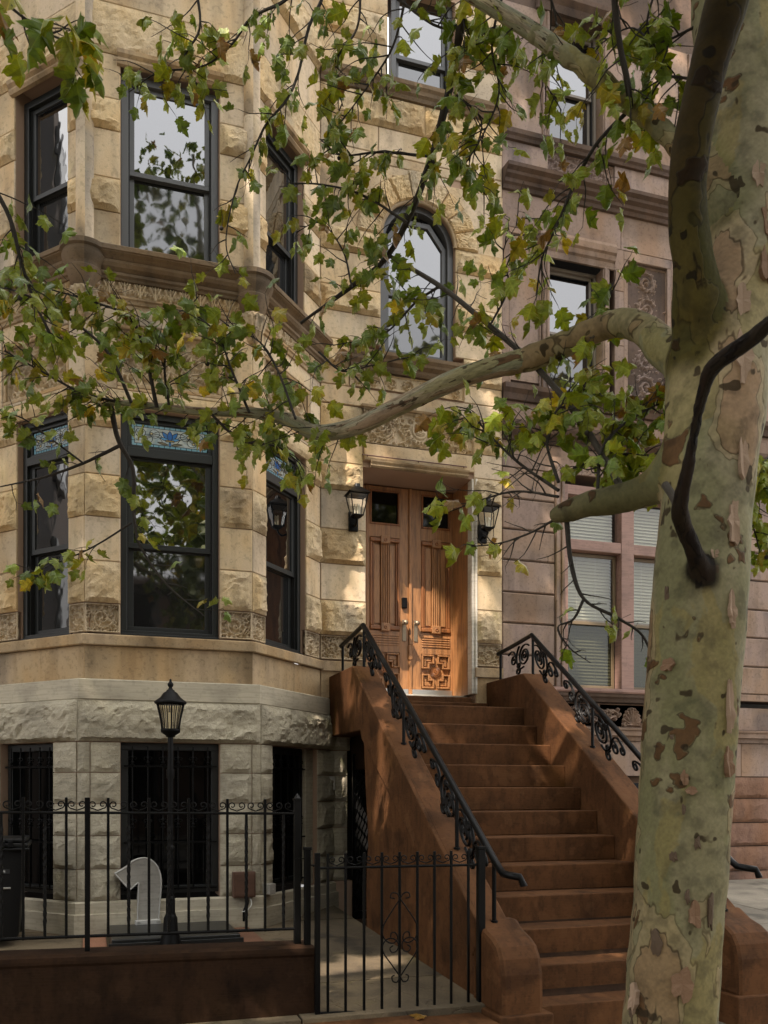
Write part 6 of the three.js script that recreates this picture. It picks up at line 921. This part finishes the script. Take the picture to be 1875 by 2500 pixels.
foliate('B3', LIMB.B3, { stem: false, every: 0.15, from: 0.05, lush: 0.75 }); foliate('B3b', LIMB.B3b, { stem: false, every: 0.16, from: 0.25, lush: 0.6 }); foliate('B1', LIMB.B1.slice(8), { stem: false, every: 0.10, from: 0.1, lush: 0.8 }); foliate('B2', LIMB.B2, { stem: false, every: 0.2, from: 0.3, lush: 0.6 });
for (let i = 0; i < 9; i++) { const { x, y, z } = leaves[(i * 137 + 40) % leaves.length].P; addT('seed_ball', merge([new THREE.SphereGeometry(0.013, 10, 8).translate(x, y - 0.11, z), tube([[x, y, z], [x + 0.008, y - 0.05, z], [x, y - 0.10, z]], 0.0014, 6, 4)]), M.twig); }
// the crown above the frame: unseen, laid out to shade the lower walls and show in the windows
const GAPS = [[3.4, 3.15, -9.2, 0.56], [2.5, 3.4, -8.7, 0.26], [4.0, 3.4, -8.7, 0.26], [2.4, 2.35, -7.5, 0.42], [2.27, 2.3, -8.2, 0.36], [3.2, 2.0, -7.4, 0.2], [4.0, 1.9, -7.2, 0.42], [3.9, 1.2, -6.0, 0.22], [3.1, 1.0, -6.0, 0.16], [3.4, 0.5, -5.3, 0.2], [2.27, 1.5, -7.1, 0.34], [2.27, 0.7, -5.9, 0.16], [1.75, 0.25, -6.1, 0.42], [1.5, 0.25, -5.5, 0.2], [2.3, 1.6, -8.6, 0.16], [0.6, 0.4, -5.1, 0.12], [1.0, 0.3, -5.1, 0.1], [5.2, 3.2, -8.7, 0.4]], hit = V(0, 0, 0);  // holes cut in the crowns along the sun's line to light these spots
function sunGap(x, y, z) { for (const [gx, gy, gz, gr] of GAPS) { hit.set(x - gx, y - gy, z - gz); hit.addScaledVector(SUN_DIR, -hit.dot(SUN_DIR)); if (hit.length() < gr * (0.7 + 0.6 * fbm(x * 3, y * 3, z * 3, 2))) return true; } return false; }
{
  { const q = rng(12), W = (a, b) => a + (b - a) * q(); for (let i = 0; i < 420; i++) { const th = W(0, 6.28), rr = Math.sqrt(q()), x = 1.35 + 0.6 * rr * Math.cos(th) + 0.25 * W(-1, 1), y = 9.5 + W(-0.9, 0.9), z = -3.0 + 0.5 * rr * Math.sin(th); if (fbm(x * 3, y * 3, z * 3, 2) < 0.45) continue; leaves.push({ m: new THREE.Matrix4().compose(V(x, y, z), new THREE.Quaternion().setFromEuler(new THREE.Euler(W(0, 6), W(0, 6), W(0, 6))), V(1, 1, 1).multiplyScalar(W(0.08, 0.13))), P: V(x, y, z), size: 0.1, mat: leafPick(q), g: 0, crown: true }); } }
  for (const [a, b] of [[[1.55, 6.9, -3.6, 0.05], [1.4, 10.3, -3.0, 0.015]], [[2.69, 5.5, -3.33, 0.15], [0.4, 8.2, -4.0, 0.06]], [[2.69, 5.5, -3.33, 0.14], [4.6, 8.4, -3.2, 0.05]], [[2.35, 4.84, -2.75, 0.075], [0.6, 7.6, -0.4, 0.04]], [[1.5, 6.9, -3.6, 0.07], [-3.0, 7.8, -3.6, 0.03]], [[3.6, 7.2, -3.3, 0.07], [6.8, 7.8, -2.2, 0.03]]]) { const mid = [mix(a[0], b[0], 0.4), mix(a[1], b[1], 0.55), mix(a[2], b[2], 0.45), mix(a[3], b[3], 0.5)]; addT('branch', limb([a, mid, b], 20, 10, { seed: a[0] }), M.bark); }
  const r = rng(99), R = (a, b) => a + (b - a) * r(), NC = 3300; let n = 0, tries = 0;
  while (n < NC && tries++ < 300000) {
    const x = R(-6, 8), y = R(6.1, 8.1), z = R(-5.7, 3.2), d = x * 0.3107 - z * 0.9505; if (d > 0 && y < 1.75 + 0.869 * d) continue;
    const cl = fbm(x * 0.9 + 3, y * 0.9, z * 0.9 + 11, 3); if (cl < 0.44 + 0.08 * r() || sunGap(x, y, z)) continue;
    leaves.push({ m: new THREE.Matrix4().compose(V(x, y, z), new THREE.Quaternion().setFromEuler(new THREE.Euler(R(-1.9, -0.6), R(-0.8, 0.8), R(0, 6.28))), V(1, 1, 1).multiplyScalar(R(0.16, 0.28))), P: V(x, y, z), size: 0.2, mat: leafPick(r), g: 0, crown: true }); n++;
  }
}
{ // the leaves that show largest are parts of their own; the rest stay together
  const f = V(Math.sin(18.1 * D2R), 0, -Math.cos(18.1 * D2R)), rt = V(Math.cos(18.1 * D2R), 0, Math.sin(18.1 * D2R));
  for (const l of leaves) { const d = l.P.clone().sub(camera.position), w = d.dot(f), px = 937 + 2220 * d.dot(rt) / w, py = 1929 - 2220 * d.y / w; l.k = !l.crown && w > 0 && px > -20 && px < 1895 && py > -20 && py < 2520 ? l.size / w : 0; }
  leaves.sort((a, b) => b.k - a.k);
  const own = leaves.slice(0, 300), rest = leaves.slice(300);
  for (const l of own) { const m = mesh('leaf', leafGeos[l.g], leafMats[l.mat], tree); l.m.decompose(m.position, m.quaternion, m.scale); m.position.sub(tree.position); }
  const im = new THREE.InstancedMesh(leafGeos[1], phy(col(1, 1, 1), 0.55, { map: texLeaf, transmission: 0.32, thickness: 0, side: THREE.DoubleSide }), rest.length); im.name = 'foliage'; im.castShadow = im.receiveShadow = true; im.userData.kind = 'stuff';
  const T = new THREE.Matrix4().makeTranslation(-tree.position.x, 0, -tree.position.z), r = rng(3); rest.forEach((l, i) => { im.setMatrixAt(i, l.m.clone().premultiply(T)); const c = leafMats[l.mat].color, k = 0.85 + 0.3 * r(); im.setColorAt(i, col(c.r * k, c.g * k, c.b * k)); }); tree.add(im);
  console.log('leaves', leaves.length, 'in view', leaves.filter((l) => l.k > 0).length);
}
// fallen leaves on the gate step
for (const [x, z, s, mt, lb] of [[1.86, -4.93, 0.085, 8, 'curled brown fallen leaf on the gate step'], [1.93, -5.02, 0.06, 9, 'small yellow fallen leaf lying behind the brown one on the gate step']]) { const m = tag(mesh('fallen_leaf', leafGeos[2], leafMats[mt]), lb, 'leaf'); m.scale.setScalar(s); m.position.set(x, 0.192, z); m.rotation.set(-1.35, 0.1, 0.9); }
// ---------------------------------------------------------------- added street tree out of view: its tall crown breaks the sun into patches
{
  const t = thing('added_shade_tree', 'added unseen street tree left of the yard, its tall crown blocking the sun', 'tree', -5.2, 0, -0.6), r = rng(515), R = (a, b) => a + (b - a) * r();
  mesh('trunk', limb([[0, 0, 0, 0.34], [0.05, 4, 0, 0.27], [0.1, 9, 0.1, 0.22], [0.3, 15, 0, 0.13], [0.5, 21, 0, 0.04]], 40, 16, { seed: 21 }), M.bark, t);
  for (const [a, e, q] of [[0.4, 14, 4], [2.2, 16, 4.4], [3.6, 15, 4], [5.2, 17, 3.6], [1.3, 19, 3]]) mesh('branch', limb([[0.2, e - 4, 0, 0.11], [Math.cos(a) * q * 0.5, e - 1.5, Math.sin(a) * q * 0.5, 0.07], [Math.cos(a) * q, e, Math.sin(a) * q, 0.02]], 16, 8, { seed: a }), M.bark, t);
  const N = 10400, im = new THREE.InstancedMesh(leafGeos[0], leafMats[0], N + 900); im.name = numbered('crown'); im.userData.kind = 'stuff'; im.castShadow = true; let n = 0, k = 0;
  while (n < N && k++ < 400000) {
    const th = R(0, 6.2832), cz = R(-1, 1), q = Math.cbrt(r()), sq = Math.sqrt(1 - cz * cz), x = -4.6 + 7.2 * q * sq * Math.cos(th), y = 18 + 6.2 * q * cz, z = -0.6 + 5.4 * q * sq * Math.sin(th);
    if (fbm(x * 0.8, y * 0.8, z * 0.8 + 5, 3) < 0.30 + 0.06 * r() || sunGap(x, y, z)) continue;
    im.setMatrixAt(n++, new THREE.Matrix4().compose(V(x + 5.2, y, z + 0.6), new THREE.Quaternion().setFromEuler(new THREE.Euler(R(-1.9, -0.6), R(-0.8, 0.8), R(0, 6.28))), V(1, 1, 1).multiplyScalar(R(0.24, 0.36))));
  }
  for (let i = 0; i < 900; i++) { const k = R(17, 22), y0 = R(-0.2, 5.6), P = V(2.55 + R(-0.6, 0.6), y0, -3.35 + R(-0.3, 0.3)).addScaledVector(SUN_DIR, k); im.setMatrixAt(n++, new THREE.Matrix4().compose(V(P.x + 5.2, P.y, P.z + 0.6), new THREE.Quaternion().setFromEuler(new THREE.Euler(R(-1.9, -0.6), R(-0.8, 0.8), R(0, 6.28))), V(1, 1, 1).multiplyScalar(R(0.22, 0.34)))); }   // leaves added on the sun's path to shade the plane tree's stem
  im.count = n; t.add(im); console.log('tall crown', n);
}
{ // the house on the left, whose front is mirrored in the bay's side windows
  const t = thing('left_row_house', 'dark brown row house adjoining the sandstone house on its left', 'house', -7, 0, -9.1);
  mesh('wall', box(-6, 4.55, 0, 10.5, -0.3, 0.3), std(col(0.03, 0.018, 0.013), 0.9, { map: texStone }), t);
  for (let i = 0; i < 3; i++) for (let j = 0; j < 3; j++) { const q = mesh('window', box(-4.6 + i * 3, -3.6 + i * 3, 2.9 + j * 2.7, 4.8 + j * 2.7, 0.301, 0.36, 0.01), M.frameUp, t); mesh('pane', box(-4.5 + i * 3, -3.7 + i * 3, 3 + j * 2.7, 4.7 + j * 2.7, 0.361, 0.365), M.dimGlass, q); }
  mesh('stoop_wall', box(1.2, 2.0, 0, 2.2, 0.31, 3.2, 0.02), M.stoopDark, t);
}
// ---------------------------------------------------------------- the other side of the street (seen only in the glass)
for (const [x, h, c, lb] of [[-9, 7.6, [0.16, 0.085, 0.06], 'brown row house across the street, left of its pair'], [3, 8.0, [0.20, 0.13, 0.10], 'paler brown row house across the street, right of its pair']]) {
  const t = thing('far_row_house', lb, 'house', x, 0, 14.5), w = std(col(...c), 0.9, { map: texStone }); mesh('wall', box(-6, 5.98, 0, h, 0, 4), w, t); mesh('roof_cornice', box(-6, 5.98, h, h + 0.35, -0.4, 4.1, 0.02), M.brownDark, t);
  for (let i = 0; i < 4; i++) for (let j = 0; j < 3; j++) { const q = mesh('window', box(-5 + i * 3, -3.8 + i * 3, 1 + j * 2.6, 2.8 + j * 2.6, -0.03, 0.0), M.frameUp, t); mesh('pane', box(-4.9 + i * 3, -3.9 + i * 3, 1.1 + j * 2.6, 2.7 + j * 2.6, -0.05, -0.031), M.dimGlass, q); }
}
for (const [x, z, h, s, lb] of [[5.6, 9.6, 11.5, 5, 'leafy street tree across the road, right of its neighbour'], [-5.5, 10, 9, 6, 'leafy street tree across the road, left of its neighbour']]) {
  const t = thing('far_tree', lb, 'tree', x, 0, z), r = rng(s * 31); mesh('trunk', limb([[0, 0, 0, 0.26], [0.1, 3, 0, 0.2], [0, h * 0.6, 0.2, 0.13], [0.2, h * 0.9, 0, 0.04]], 20, 12, { seed: s }), M.bark, t);
  const N = 1500, im = new THREE.InstancedMesh(leafGeos[0], std(col(0.09, 0.12, 0.02), 0.7, { side: THREE.DoubleSide }), N); im.name = numbered('crown'); im.userData.kind = 'stuff'; im.castShadow = true; let n = 0, k = 0;
  while (n < N && k++ < 60000) { const a = r() * 6.28, q = Math.sqrt(r()) * 3.3, y = h * (0.35 + 0.65 * r()), X0 = Math.cos(a) * q, Z0 = Math.sin(a) * q; if (fbm(X0 * 0.6 + s, y * 0.6, Z0 * 0.6, 3) < 0.5) continue; im.setMatrixAt(n++, new THREE.Matrix4().compose(V(X0, y, Z0), new THREE.Quaternion().setFromEuler(new THREE.Euler(r() * 6, r() * 6, r() * 6)), V(1, 1, 1).multiplyScalar(0.3 + 0.25 * r()))); }
  im.count = n; t.add(im);
}
renderer.render(scene, camera);
